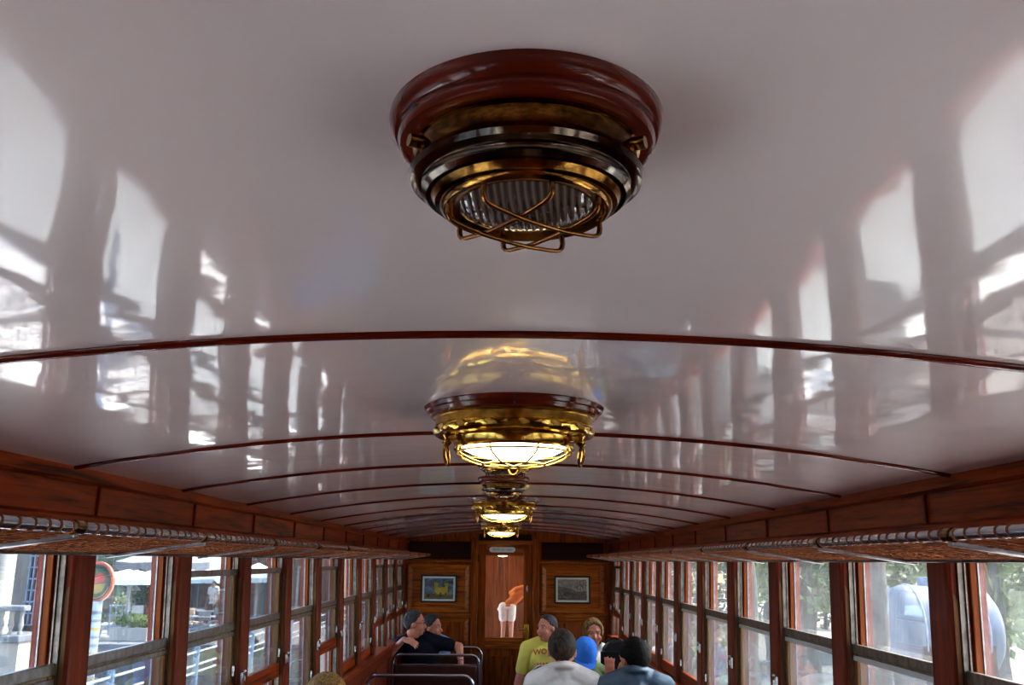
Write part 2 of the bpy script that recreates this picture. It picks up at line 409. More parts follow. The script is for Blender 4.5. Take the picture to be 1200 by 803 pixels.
# end wall at Y1
EW=Y1
def endwall():
    # solid pieces around the door opening x -.32...25, z FLOOR...17
    bm=B()
    for a,b in ((-1.24,-.335),(.265,1.24)):
        n=12; xs=[a+(b-a)*i/n for i in range(n+1)]
        prism(bm,[(a,FLOOR),(b,FLOOR)]+[(x,cz(x)+.01) for x in reversed(xs)],'y',EW,EW+.04)
    xs=[-.335+.6*i/8 for i in range(9)]
    prism(bm,[(-.335,.185),(.265,.185)]+[(x,cz(x)+.01) for x in reversed(xs)],'y',EW,EW+.04)
    w=struct(obj('wall_back',bm,W_END,smooth=False))
    def fr(name,x0,x1,z0,z1,t,d,mat,y=EW):
        bm=B()
        # mitred sloping frame
        o=[(x0,z0),(x1,z0),(x1,z1),(x0,z1)]; i_=[(x0+t,z0+t),(x1-t,z0+t),(x1-t,z1-t),(x0+t,z1-t)]
        A=[bm.verts.new((p[0],y-d,p[1])) for p in o]; A2=[bm.verts.new((p[0]+(t*.25 if j in (0,3) else -t*.25),y-d,p[1]+(t*.25 if j<2 else -t*.25))) for j,p in enumerate(o)]
        C=[bm.verts.new((p[0],y+.001,p[1])) for p in i_]; D=[bm.verts.new((p[0],y+.001,p[1])) for p in o]
        for k in range(4):
            k2=(k+1)%4
            bm.faces.new((A[k],A[k2],A2[k2],A2[k])); bm.faces.new((A2[k],A2[k2],C[k2],C[k])); bm.faces.new((D[k],D[k2],A[k2],A[k]))
        return obj(name,bm,mat,w,smooth=False)
    for m in (-1,1):
        a,b=(-1.10,-.42) if m<0 else (.36,1.04)
        fr('panel_moulding',a,b,-.545,-.04,.055,.022,W_ENDX)
        fr('panel_moulding',a,b,-.93,-.60,.05,.018,W_ENDX)
        bx('panel_field',W_ENDX,w,a+.06,b-.06,EW-.004,EW+.001,-.485,-.10)
        bx('dado_rail',W_ENDX,w,min(a-.02,b+.03) if m<0 else a-.03,b+.04,EW-.028,EW,-.595,-.555,bevel=.006)
        bx('frieze_rail',W_ENDX,w,a-.02,b+.04,EW-.026,EW,-.025,.0,bevel=.006)
        bx('transom_panel',W_DARK,w,a,b,EW-.012,EW,.015,.20,bevel=.004)
        bx('pilaster',W_END,w,*((-.405,-.335) if m<0 else (.265,.335)),EW-.03,EW+.04,FLOOR,.24,bevel=.006)
    bx('door_head',W_ENDX,w,-.335,.265,EW-.03,EW+.02,.178,.215,bevel=.005)
    bx('transom_panel',W_DARK,w,-.32,.25,EW-.014,EW,.222,.285,bevel=.003)
    # door
    d=struct(empty('door_1',(0,EW,0)))
    bx('stile',W_END,d,-.333,-.245,.0,.04,FLOOR+.01,.176,bevel=.004)
    bx('stile',W_END,d,.165,.263,.0,.04,FLOOR+.01,.176,bevel=.004)
    bx('top_rail',W_ENDX,d,-.245,.165,.0,.04,.055,.176,bevel=.004)
    bx('middle_rail',W_ENDX,d,-.245,.165,.0,.04,-.92,-.80,bevel=.004)
    bx('bottom_rail',W_ENDX,d,-.245,.165,.0,.04,FLOOR+.01,FLOOR+.2,bevel=.004)
    bx('lower_panel',W_END,d,-.245,.165,.015,.03,FLOOR+.2,-.92)
    bx('raised_panel',W_END,d,-.19,.11,.004,.016,FLOOR+.26,-.99,bevel=.01)
    bx('door_pane',GLASS_L,d,-.245,.165,.018,.022,-.80,.055)
    for z in (.03,-.9): bx('hinge',BRASS_D,d,-.345,-.328,-.012,.0,z-.04,z+.04,bevel=.002)
    kp=bx('key_plate',CHROME,d,.195,.217,-.006,.0,-.33,-.26,bevel=.003)
    bm=B(); lathe(bm,[(0,0),(.005,0),(.005,.003),(0,.003)],10); o=obj('keyhole',bm,BLACKP,kp); o.rotation_euler=(PI/2,0,0); o.location=(.206,-.0055,-.295)
    h=bx('handle_plate',BRASS,d,.175,.225,-.008,.0,-.87,-.66,bevel=.004)
    bm=B(); tube(bm,[(.2,-.008,-.71),(.2,-.045,-.71),(.16,-.05,-.712),(.11,-.05,-.715)],.009,10); obj('handle',bm,BRASS,h)
    # white enamel notice
    s=thing('notice_plate','small white oblong notice with rounded ends fixed above the door window','sign',(-.07,EW-.001,.118))
    bm=B(); r=.028; L=.115
    poly=[(L+p[0],p[1]) for p in arc(0,0,r,-90,90,8)]+[(-L+p[0],p[1]) for p in arc(0,0,r,90,270,8)]
    prism(bm,poly,'y',-.005,0); obj('plate',bm,simple('white_enamel',(.8,.82,.82),.3,var=.03),s,smooth=False)
    bm=B(); x=-.105
    random.seed(3)
    for word in (9,5,1,7):
        for i in range(word):
            hgt=.011
            box(bm,x,x+.0022,-.0062,-.005,-hgt,hgt*.9)
            if random.random()<.7: zz=random.choice((-hgt,0,hgt*.8)); box(bm,x,x+.0062,-.0062,-.005,zz,zz+.003)
            x+=.0088
        x+=.0095
    obj('lettering',bm,GREYTXT,s,smooth=False)
endwall()
# wall behind the camera
struct(bx('wall_front',W_END,None,-1.24,1.24,Y0-.06,Y0,FLOOR,.35))
# vestibule beyond the door
bm=B(); 
for i in range(17):
    x=-1.2+.145*i; box(bm,x+.002,x+.143,Y1+1.3,Y1+1.32,FLOOR,.33)
box(bm,-1.2,1.27,Y1+1.32,Y1+1.34,FLOOR,.33)
struct(obj('wall_vestibule',bm,W_VEST,bevel=.004))
t=thing('vestibule_fill_lamp','small warm lamp added beyond the door window to light the vestibule','lamp',(-.07,Y1+.75,.315))  # added lamp: lights the vestibule and gives the glow atop the pane
bm=B(); lathe(bm,[(0,0),(.10,0),(.10,-.02),(.07,-.03),(0,-.03)],32); lathe(bm,[(.011,-.02),(.011,-.19)],10); obj('base',bm,BRASS,t)
bm=B(); lathe(bm,[(.03,-.18),(.10,-.20),(.09,-.235),(.05,-.262),(0,-.27)],32); obj('lamp_glass',bm,mk_emit('vestibule_fill_glass',(1,.62,.22),5),t)
# pictures on the end wall
def picture(cx,label,mount,kind):
    p=thing('framed_picture',label,'picture',(cx,EW-.004,-.30),group=None)
    w,h=.195,.145
    bm=B(); t=.016
    for a in ((-w,w,h-t,h),(-w,w,-h,-h+t),(-w,-w+t,-h+t,h-t),(w-t,w,-h+t,h-t)): box(bm,a[0],a[1],-.018,0,a[2],a[3])
    obj('frame',bm,BLACKP,p,bevel=.002)
    bx('mount',mount,p,-w+t,w-t,-.008,-.001,-h+t,h-t)
    iw,ih=w-t-.022,h-t-.020
    if kind=='castle':
        bx('painting',PIC_SKY,p,-iw,iw,-.0095,-.008,-ih,ih)
        bx('painted_ground',PIC_GND,p,-iw,iw,-.0105,-.009,-ih,-ih*.55)
        bm=B()
        for x0,x1,z0,z1 in ((-.045,-.008-.0,-.06,.055),(.063,.098,-.06,.05),(-.015,.07,-.06,.012),(-.052,-.004,.04,.062),(.058,.104,.036,.058)):
            box(bm,x0,x1,-.0115,-.0095,z0,z1)
        for x in (-.052,-.032,-.012): box(bm,x,x+.008,-.0115,-.0095,.062,.070)
        for x in (.058,.077,.096): box(bm,x,x+.008,-.0115,-.0095,.058,.066)
        for x in (-.012,.008,.03,.05): box(bm,x,x+.01,-.0115,-.0095,.012,.02)
        cs=obj('painted_castle',bm,PYEL,p,smooth=False)
        for x in (-.035,.022,.076):
            bm=B(); prism(bm,[(x-.007,-.06),(x+.007,-.06)]+[(x+q[0],-.047+q[1]) for q in arc(0,0,.007,0,180,6)],'y',-.0122,-.0115)
            obj('painted_gateway',bm,BLACKP,p,smooth=False)
    else:
        bx('print',PIC_BW,p,-iw,iw,-.0095,-.008,-ih,ih)
        bm=B(); prism(bm,[(-iw,-ih),(iw,-ih),(iw,-.01),(.05,-.02),(-.02,.01),(-iw,.04)],'y',-.0105,-.0095); obj('print_hillside',bm,PIC_BW2,p,smooth=False)
        bm=B()
        for x,w_ in ((.055,.006),(.085,.005),(.115,.007),(.138,.004)): box(bm,x,x+w_,-.0112,-.0105,-ih+.02,ih)
        for i in range(14):
            a=random.uniform(.03,iw-.012); b=random.uniform(.0,ih-.012); box(bm,a,a+.012,-.0111,-.0104,b,b+.011)
        obj('print_trees',bm,PIC_BW2,p,smooth=False)
picture(-.755,'dark-framed painting of a yellow two-towered castle on the left end wall panel',MOUNT,'castle')
picture(.695,'dark-framed faded sepia landscape print on the right end wall panel',MOUNT_C,'print')

# ------------------------------------------------------------------ lamps
def unlit(x,y,label,rz=0):
    t=thing('bulkhead_lamp',label,'lamp',(x,y,cz(x)),rz,group='unlit caged bulkhead lamps')
    t.scale=(1,1,.76)
    bm=B(); lathe(bm,[(0,.002),(.1005,.002),(.1015,-.004),(.1005,-.014),(.097,-.019),(.0945,-.019),(.0945,-.0215),(.095,-.025),(.093,-.030),(.088,-.032),(.084,-.0315),(0,-.0315)],72)
    obj('wooden_base',bm,W_BASE,t)
    bm=B(); lathe(bm,[(0,-.030),(.0815,-.030),(.083,-.033),(.0835,-.035),(.0815,-.036),(.081,-.052),(.0825,-.055)],72); ho=obj('housing',bm,BRASS_D,t)
    bm=B(); lathe(bm,[(.080,-.0535),(.0845,-.056),(.0862,-.0605),(.0845,-.066),(.079,-.0695),(.0765,-.0695),(.0755,-.0725),(.0765,-.076),(.073,-.080),(.068,-.0805)],72); obj('bulged_ring',bm,BRASS_N,t)
    bm=B(); lathe(bm,[(.070,-.079),(.068,-.083),(.0665,-.087),(.063,-.088),(.0625,-.091),(.060,-.094),(.056,-.0935),(.049,-.090),(.048,-.088)],72); obj('lens_ring',bm,BRASS_D,t)
    bm=B(); lathe(bm,[(.0500,-.0885),(.044,-.0925),(.034,-.0965),(.02,-.099),(0,-.100)],48); obj('lens',bm,LENS,t)
    # two pairs of crossing U shaped wires
    for ang in (38,-52):
        for off in (-.021,.021):
            L=math.sqrt(.057**2-off**2); a=R(ang)
            def P(u,z): return (u*math.cos(a)-off*math.sin(a),u*math.sin(a)+off*math.cos(a),z)
            zt=-.090; zb=-.109-(.0022 if ang>0 else 0)
            pts=[P(-L,zt),P(-L-.001,zb+.010),P(-L-.0002,zb+.005),P(-L+.002,zb+.002),P(-L+.006,zb+.0002),P(-L+.012,zb-.001),P(-.02,zb-.004),P(0,zb-.0045),P(.02,zb-.004),P(L-.012,zb-.001),P(L-.006,zb+.0002),P(L-.002,zb+.002),P(L+.0002,zb+.005),P(L+.001,zb+.010),P(L,zt)]
            bm=B(); tube(bm,pts,.0021,8); obj('guard_wire',bm,COPPER,t,ang=80)
    for a in (205,335,90):
        bm=B(); lathe(bm,[(0,.008),(.0055,.008),(.006,.006),(.006,-.003),(0,-.003)],14)
        o=obj('screw',bm,BRASS_D,t); aa=R(a); o.location=(.083*math.cos(aa),.083*math.sin(aa),-.044); o.rotation_euler=(0,PI/2,aa)
    return t
unlit(-.001,.612,'large nearest unlit brass bulkhead lamp with crossed copper guard wires on mahogany base')
unlit(-.020,2.62,'unlit bulkhead lamp whose wire guard shows directly beneath the biggest lit lamp')
unlit(-.030,3.55,'small unlit bulkhead lamp hanging just above and before the second lit lamp')
def lit(x,y,label):
    t=thing('ceiling_lamp',label,'lamp',(x,y,cz(x)),group='lit brass ceiling lamps'); t.scale=(1,1,.93)
    bm=B(); lathe(bm,[(0,.002),(.190,.002),(.192,-.004),(.188,-.012),(.184,-.014),(.180,-.022),(.172,-.026),(0,-.026)],80); obj('wooden_base',bm,W_BASE,t)
    bx('base_joint',BLACKP,t,-.0012,.0012,-.1925,-.178,-.021,-.002)
    bm=B(); lathe(bm,[(.160,-.024),(.171,-.026),(.172,-.029),(.168,-.031),(.167,-.046),(.165,-.048)],80); obj('housing',bm,BRASS,t)
    bm=B()
    def rope(i,a): return .0020*math.sin(16*a+i*1.3)*math.sin(PI*min(i,6)/6)
    lathe(bm,[(.163,-.047),(.168,-.049),(.1715,-.053),(.1725,-.058),(.1705,-.063),(.166,-.067),(.158,-.069)],208,mod=rope); obj('gadroon_ring',bm,BRASS,t)
    bm=B(); lathe(bm,[(.160,-.068),(.150,-.070),(.135,-.070),(.130,-.072),(.128,-.075),(.127,-.092),(.129,-.094),(.127,-.097),(.118,-.096),(.114,-.091)],80); obj('lower_housing',bm,BRASS,t)
    bm=B(); lathe(bm,[(.114,-.088),(.106,-.096),(.088,-.106),(.06,-.114),(.03,-.117),(0,-.118)],64); obj('lamp_glass',bm,LIT,t)
    bm=B(); tube(bm,[(.066*math.cos(2*PI*k/32),.066*math.sin(2*PI*k/32),-.131) for k in range(32)],.0028,8,closed=True)
    tube(bm,[(.122*math.cos(2*PI*k/40),.122*math.sin(2*PI*k/40),-.104) for k in range(40)],.0022,8,closed=True); obj('guard_ring',bm,BRASS,t,ang=80)
    for k in range(8):
        a=2*PI*(k+.5)/8
        bm=B(); pts=[((r)*math.cos(a),(r)*math.sin(a),z) for r,z in ((.125,-.092),(.127,-.102),(.118,-.111),(.095,-.122),(.066,-.131),(.03,-.1335),(0,-.134))]
        tube(bm,pts,.0022,7); obj('guard_wire',bm,BRASS,t,ang=80)
    for a in (203,337,90):
        aa=R(a); e=bpy.data.objects.new('hinge_lug',None)
        bm=B(); box(bm,.126,.147,-.007,.007,-.083,-.073); lathe(bm,[(0,.006),(.006,.004),(.009,0),(.006,-.004),(.004,-.008),(.008,-.013),(.011,-.017),(.006,-.021),(.004,-.024),(0,-.024)],16,(.150,0,-.073))
        lug=obj('wing_bolt',bm,BRASS,t); lug.rotation_euler=(0,0,aa)
        bm=B(); tube(bm,[(.150+.003*math.sin(2*PI*k/24),.0115*math.cos(2*PI*k/24),-.117+.021*math.sin(2*PI*k/24)) for k in range(24)],.0036,8,closed=True)
        obj('ring_handle',bm,BRASS_D,lug,ang=80)
    return t
lit(-.001,1.9,'largest lit brass ceiling lamp with glowing glass, nearest of the three lit')
lit(-.032,4.75,'middle lit brass lamp, half hidden below the small unlit lamp')
lit(-.067,7.7,'farthest lit brass lamp, hanging just before the end door')

# ------------------------------------------------------------------ luggage racks
def rack(s,label):
    t=thing('luggage_rack',label,'luggage rack')
    xt,zt=.85,.056; xw,zw=1.085,.010
    bm=B(); tube(bm,[(s*xt,Y0+.02,zt),(s*xt,Y1-.12,zt)],.0115,16); obj('front_tube',bm,CHROME,t)
    bm=B(); tube(bm,[(s*xw,Y0+.02,zw),(s*xw,Y1-.12,zw)],.0055,8); obj('wall_rod',bm,ALU_D,t)
    yb=[1.78+PITCH*k for k in range(-4,11)]
    for y in yb:
        bm=B(); A=(xt-.002,zt-.015); Bp=(xw+.03,zw+.012)
        poly=[(s*A[0],A[1]-.006),(s*Bp[0],Bp[1]-.024),(s*Bp[0],Bp[1]-.016),(s*A[0],A[1]+.004)]
        prism(bm,poly,'y',y-.012,y+.012); obj('bracket',bm,ALU,t,bevel=.002)
        bm=B(); tube(bm,[(s*xt,y-.014,zt),(s*xt,y+.014,zt)],.0145,16); obj('collar',bm,BRASS_D,t)
    # netting
    rnd=random.Random(5 if s<0 else 6)
    def P(u,y):
        x=xt+(xw-xt)*u; z=zt-.012+(zw-zt+.014)*u
        return (s*x,y,z)
    bm=B(); y=Y0+.05; ys=[]
    while y<Y1-.15: ys.append(y); y+=.05
    for y in ys:
        off=rnd.uniform(-.006,.006)
        pts=[P(u/6,y+off*(1-u/6)+.022*math.sin(u*1.3+y)*.25) for u in range(7)]
        tube(bm,pts,.0016,4,caps=False)
        # wrap round the tube
        tube(bm,[(s*xt+.0125*math.cos(a),y+off+.004*math.sin(a),zt+.0125*math.sin(a)) for a in [2*PI*k/12 for k in range(12)]],.0017,4,closed=True)
        # knots
        for j in range(1,6):
            p=Vector(P(j/6,y+off*(1-j/6))); bmesh.ops.create_icosphere(bm,subdivisions=0,radius=.0038,matrix=Matrix.Translation(p)) if y<5 else None
    for j in range(1,8):
        u=j/7.5; 
        pts=[]
        for i,y in enumerate(ys):
            q=Vector(P(min(1,max(0,u+rnd.uniform(-.012,.012))),y)); q.z+=rnd.uniform(-.0015,.0015)-.0015*(i%2); pts.append(q)
        tube(bm,pts,.0012,4,caps=False)
    obj('netting',bm,NET,t,smooth=False,recalc=False)
rack(-1,'chrome-edged luggage rack with rust-brown rope netting along the left wall')
rack(1,'chrome-edged luggage rack with rust-brown rope netting along the right wall')

# ------------------------------------------------------------------ benches
def bench(x0,x1,y,face,label,rail_z=-.84,group='chrome-railed carriage benches'):
    t=thing('carriage_bench',label,'bench',((x0+x1)/2,y,FLOOR),0,group)
    h=(x1-x0)/2; zr=rail_z-FLOOR; f=face
    r=.07
    def inv(side): return side
    pts=[(-h+.012,0,.43)]+[(-h+.012,0,zr-r)]+[(-h+.012+r-r*math.cos(R(a)),0,zr-r+r*math.sin(R(a))) for a in (20,45,70)]+[(-h+.012+r,0,zr)]+[(h-.012-r,0,zr)]+[(h-.012-r+r*math.sin(R(a)),0,zr-r+r*math.cos(R(a))) for a in (20,45,70)]+[(h-.012,0,zr-r),(h-.012,0,.43)]
    bm=B(); tube(bm,pts,.0125,12); obj('rail',bm,CHROME,t,ang=80)
    bx('backrest',SEATL,t,-h+.035,h-.035,-.02,.03,.50,zr-.085,bevel=.012)
    bx('backrest_piping',CHROME,t,-h+.03,h-.03,-.012,.012,zr-.088,zr-.078,bevel=.002)
    ya,yb_=(0.03,.43) if f>0 else (-.43,-.03)
    bx('seat',SEATL,t,-h+.01,h-.01,ya,yb_,.34,.43,bevel=.02)
    for sx_ in (-1,1):
        bm=B(); tube(bm,[(sx_*(h-.04),0,.40),(sx_*(h-.04),0,0.0)],.014,10); obj('leg',bm,BLACKP,t)
        bm=B(); tube(bm,[(sx_*(h-.04),f*.38,.37),(sx_*(h-.04),f*.38,0.0)],.014,10); obj('leg',bm,BLACKP,t)
    return t
bench(-1.06,-.25,7.10,1,'nearest of the left benches, its chrome rail lowest in view')
bench(-1.06,-.25,8.62,-1,'left bench directly in front of the man in dark polo shirt')
bench(-1.06,-.25,9.38,-1,'left bench behind the man in dark polo, the watch arm over its rail',group='chrome-railed carriage benches')
bench(.19,1.06,5.33,1,'right bench behind the backs of the white-shirted and grey-blue-shirted men')
bench(.19,1.06,7.80,-1,'right bench with dark rail before the man in yellow tee')
bench(.19,1.06,8.95,-1,'right bench by end wall carrying yellow-tee man and bob-haired woman',rail_z=-1.05)

# ------------------------------------------------------------------ people
def rotm(yaw,pitch=0,roll=0):
    return Euler((R(pitch),R(roll),R(yaw)),'XYZ').to_matrix()
def hand(bm,w,d,up,curl=.4,size=1.0,side=1,thumb=1,gap=.0195):
    """w wrist, d direction of fingers, up palm-back normal"""
    w=Vector(w); d=Vector(d).normalized(); up=Vector(up); up=(up-d*up.dot(d)).normalized(); l=d.cross(up).normalized()*side
    k=size
    m=Matrix((l,d,up)).transposed()
    ell(bm,w+d*.045*k,(.040*k,.052*k,.016*k),m)
    for i,(o,L) in enumerate(((-1.5,.062),(-.5,.072),(.5,.078),(1.5,.070))):
        b=w+d*.082*k+l*o*gap*k
        spread=l*(o*.10)
        d1=(d+spread-up*curl*.5).normalized(); d2=(d+spread-up*curl*1.4).normalized()
        p1=b+d1*L*.55*k; p2=p1+d2*L*.5*k
        limb(bm,b-d*.01*k,p1,.0095*k,.0085*k,8); limb(bm,p1,p2,.0085*k,.007*k,8)
    tb=w+d*.025*k+l*.032*k*thumb
    t1=tb+(l*thumb*.7+d*.7-up*.3).normalized()*.04*k; t2=t1+(l*thumb*.25+d-up*.4).normalized()*.03*k
    limb(bm,tb,t1,.012*k,.0105*k,8); limb(bm,t1,t2,.0105*k,.008*k,8)
HAIRS={'short':((0,.66),(35,.58),(62,.22),(75,-.15),(95,-.25),(110,-.6),(135,-.85),(180,-.92)),
 'close':((0,.64),(35,.56),(62,.2),(75,-.1),(95,-.15),(110,-.5),(135,-.75),(180,-.82)),
 'bob':((0,.60),(36,.50),(54,.0),(66,-1.1),(180,-1.2))}
def person(label,x,y,rz,parts,floor=FLOOR,group=None,scale=1.0,seat=.0):
    """parts: dict with pose (local frame: facing +Y, z from floor)"""
    t=thing('person',label,'person',(x,y,floor),R(rz),group); t.scale=(scale,)*3
    P=parts; g=P.get
    hip=Vector(g('hip',(0,0,.53))); sh=Vector(g('chest',(0,-.02,1.02)))+Vector(g('lift',(0,0,.07))); hd=Vector(g('head',(0,.02,1.28)))+Vector((0,0,-.03)); hr=rotm(*g('headrot',(0,0,0)))
    sw=g('sw',.185)
    skin=g('skin',SKIN)
    chest_dir=(sh-hip).normalized()
    ax=rotm(g('turn',0))@Vector((1,0,0)); fw=ax.cross(chest_dir)*-1; fw=chest_dir.cross(ax)
    M3=Matrix((ax,fw,chest_dir)).transposed()
    def torso(bm,inf=0,low=True):
        n=5
        ell(bm,hip,(.165+inf,.115+inf,.11+inf),M3)
        ell(bm,hip.lerp(sh,.4),(.145+inf,.105+inf,.17+inf),M3)
        ell(bm,hip.lerp(sh,.78),(.165+inf,.115+inf,.17+inf),M3)
        for e in (-1,1):
            limb(bm,sh+ax*e*.05+chest_dir*.045,sh+ax*e*sw+chest_dir*(-.005),.055+inf,.055+inf)
    bm=B(); torso(bm)
    neck0=sh+chest_dir*.06+fw*.0; limb(bm,neck0,hd+hr@Vector((0,-.022,-.075)),.060,.055)
    # head
    ell(bm,hd+hr@Vector((0,-.012,.03)),(.076,.095,.092),hr,24,18)
    ell(bm,hd+hr@Vector((0,.022,-.035)),(.060,.066,.080),hr)
    ell(bm,hd+hr@Vector((0,.060,-.085)),(.028,.024,.022),hr)
    limb(bm,hd+hr@Vector((0,.080,.012)),hd+hr@Vector((0,.103,-.026)),.010,.0145,10)
    for e in (-1,1):
        ell(bm,hd+hr@Vector((e*.077,-.005,-.005)),(.011,.020,.032),hr@rotm(0,-12,0),12,8)
        ell(bm,hd+hr@Vector((e*.040,.062,-.030)),(.026,.022,.026),hr,12,8)
        limb(bm,hd+hr@Vector((e*.018,.083,.030)),hd+hr@Vector((e*.050,.066,.028)),.010,.009,8)
    # arms
    arms={}
    for e,key in ((-1,'larm'),(1,'rarm')):
        a=g(key)
        s0=sh+ax*e*sw
        el,wr=Vector(a['elbow']),Vector(a['wrist'])
        limb(bm,s0,el,.050,.040); limb(bm,el,wr,.040,.026)
        hand(bm,wr,a.get('dir',wr-el),a.get('up',(0,0,1)),a.get('curl',.5),a.get('size',1.0),e,a.get('thumb',-1))
        arms[key]=(s0,el,wr)
    # legs
    legs=[]
    for e,key in ((-1,'lleg'),(1,'rleg')):
        kn,an=[Vector(v) for v in g(key,((e*.12,.42,.49),(e*.13,.42,.09)))]
        h0=hip+ax*e*.09
        limb(bm,h0,kn,.082,.055); limb(bm,kn,an,.052,.036); limb(bm,an+Vector((0,-.02,-.045)),an+Vector((0,.13,-.055)),.036,.028)
        legs.append((h0,kn,an))
    body=obj('body',bm,skin,t); remesh(body,.0075,2,.5)
    # clothing
    bm=B(); torso(bm,.014)
    sl=g('sleeve',.55)
    for key in ('larm','rarm'):
        s0,el,wr=arms[key]
        if sl<=1: limb(bm,s0,s0.lerp(el,sl),.066,.060)
        else: limb(bm,s0,el,.066,.054); limb(bm,el,el.lerp(wr,sl-1),.054,.042)
    limb(bm,sh+chest_dir*.0,sh+chest_dir*.055,.082,.072)
    if g('collar'):
        c=sh+chest_dir*.10
        tube(bm,[c+M3@Vector((.068*math.cos(2*PI*k/20),.066*math.sin(2*PI*k/20)-.012,-.012+.012*math.sin(2*PI*k/20)*-1)) for k in range(20)],.016,8,closed=True)
    shirt=obj(g('topname','shirt'),bm,P['shirt'],t); remesh(shirt,.009,2,.5)
    bm=B()
    ell(bm,hip-chest_dir*.02,(.182,.135,.12),M3)
    lg=g('leglen',1.9)
    for h0,kn,an in legs:
        limb(bm,h0,kn if lg>=1 else h0.lerp(kn,lg),.098,.072 if lg>=1 else .095)
        if lg>1: limb(bm,kn,kn.lerp(an,lg-1),.072,.058)
    o=obj(g('botname','trousers'),bm,g('pants',C_JEAN),t); remesh(o,.012,2,.5)
    bm=B()
    for h0,kn,an in legs:
        a=an+Vector((0,0,-.05)); limb(bm,a+Vector((0,-.03,0)),a+Vector((0,.15,-.005)),.043,.036)
    for v in bm.verts: v.co.z=max(v.co.z,.003)
    o=obj('shoes',bm,SHOE,t)
    # hair
    tab=HAIRS[g('hair','short')]
    bm=B(); inf=g('hairinf',.011)
    bmesh.ops.create_uvsphere(bm,u_segments=56,v_segments=40,radius=1)
    for v in bm.verts:
        d=v.co.copy().normalized()
        f=d.y
        az=math.degrees(math.atan2(abs(d.x),d.y))
        for (a0,t0),(a1,t1) in zip(tab,tab[1:]):
            if a0<=az<=a1+1e-6: thr=t0+(t1-t0)*(az-a0)/(a1-a0); break
        dzz=d.z; thr+=.14*noise.noise(Vector((d.x*9,d.y*9,d.z*5)))+.05*noise.noise(d*28)
        if g('hair')=='bob' and f<.45: d2=Vector((d.x,d.y,0)); 
        rr=Vector((.076,.095,.092))
        keep=max(0,min(1,(dzz-thr)/.12+.5))
        k=.80+.20*keep
        extra=inf*keep*(1+.25*noise.noise(d*6))
        if g('hair') in('bob','long'): extra*=1.25
        p=Vector((d.x*(rr.x*k+extra),d.y*(rr.y*k+extra),d.z*(rr.z*k+extra)))
        if g('hair')=='bob' and d.z<-.15 and az>60:
            rad=math.hypot(d.x,d.y) or 1
            kk=(.076+inf*1.3)/rad if False else 1
            stretch=-d.z
            L=.11 if g('hair')=='bob' else .2
            hx=d.x/rad*(.082+inf); hy=d.y/rad*(.098+inf)
            w=min(1,(stretch-.15)/.3)
            p=Vector((p.x*(1-w)+hx*w*(1-.25*stretch),p.y*(1-w)+hy*w*(1-.25*stretch),-.15*.09-L*min(1,stretch)))
        v.co=hd+hr@(p+Vector((0,-.012,.03)))
    hobj=obj('hair',bm,P['haircol'],t,ang=90)
    # face
    for e in (-1,1):
        bm=B(); ell(bm,hd+hr@Vector((e*.031,.0735,.012)),(.0135,.008,.0085),hr,12,8); ey=obj('eye',bm,EYEW,t)
        bm=B(); ell(bm,hd+hr@Vector((e*.031,.0805,.012)),(.0058,.003,.0062),hr,10,6); obj('iris',bm,EYED,ey)
        bm=B(); limb(bm,hd+hr@Vector((e*.016,.090,.033)),hd+hr@Vector((e*.048,.073,.035)),.0035,.003,6); obj('eyebrow',bm,P['haircol'],t)
    bm=B(); ell(bm,hd+hr@Vector((0,.088,-.058)),(.023,.008,.0048),hr,14,8); ell(bm,hd+hr@Vector((0,.086,-.066)),(.018,.008,.005),hr,14,8); obj('mouth',bm,LIP,t)
    if g('glasses'):
        bm=B()
        for e in (-1,1):
            c=Vector((e*.033,.094,.010))
            tube(bm,[hd+hr@(c+Vector((.024*math.cos(a),-.004*abs(math.cos(a)),.015*math.sin(a)))) for a in [2*PI*k/18 for k in range(18)]],.0018,6,closed=True)
            tube(bm,[hd+hr@Vector((e*.057,.088,.014)),hd+hr@Vector((e*.081,.02,.014)),hd+hr@Vector((e*.082,-.01,.008))],.0018,6)
        tube(bm,[hd+hr@Vector((-.009,.094,.012)),hd+hr@Vector((.009,.094,.012))],.0018,6)
        obj('glasses',bm,BLACKP,t)
    if g('watch'):
        s0,el,wr=arms[g('watch')]; p=el.lerp(wr,.93); dd=(wr-el).normalized(); a=dd.orthogonal().normalized(); b=dd.cross(a)
        bm=B(); tube(bm,[p+a*.029*math.cos(2*PI*k/20)+b*.029*math.sin(2*PI*k/20) for k in range(20)],.006,6,closed=True)
        obj('wristband',bm,g('watchmat',CHROME),t,ang=80)
    t['_hd']=(hd.x,hd.y,hd.z)
    return t,dict(hd=hd,hr=hr,sh=sh,fw=fw,ax=ax,up=chest_dir,M3=M3)
lap=lambda e:dict(elbow=(e*.25,.05,.78),wrist=(e*.16,.27,.66),dir=(-e*.3,1,-.1),up=(0,0,1))

# man in white shirt, seen from behind
person('man seen from behind in a white collared shirt with thinning grey-brown hair',.335,5.85,2,dict(
    head=(.0,.03,1.325),chest=(0,-.02,1.06),sw=.165,headrot=(-8,-6,0),skin=SKIN_R,shirt=C_WHITE,haircol=H_BRGREY,hair='short',hairinf=.010,collar=True,
    larm=lap(-1),rarm=dict(elbow=(.20,.12,.80),wrist=(.12,.33,.72),dir=(-.4,1,0)),sleeve=.9),scale=1.045)
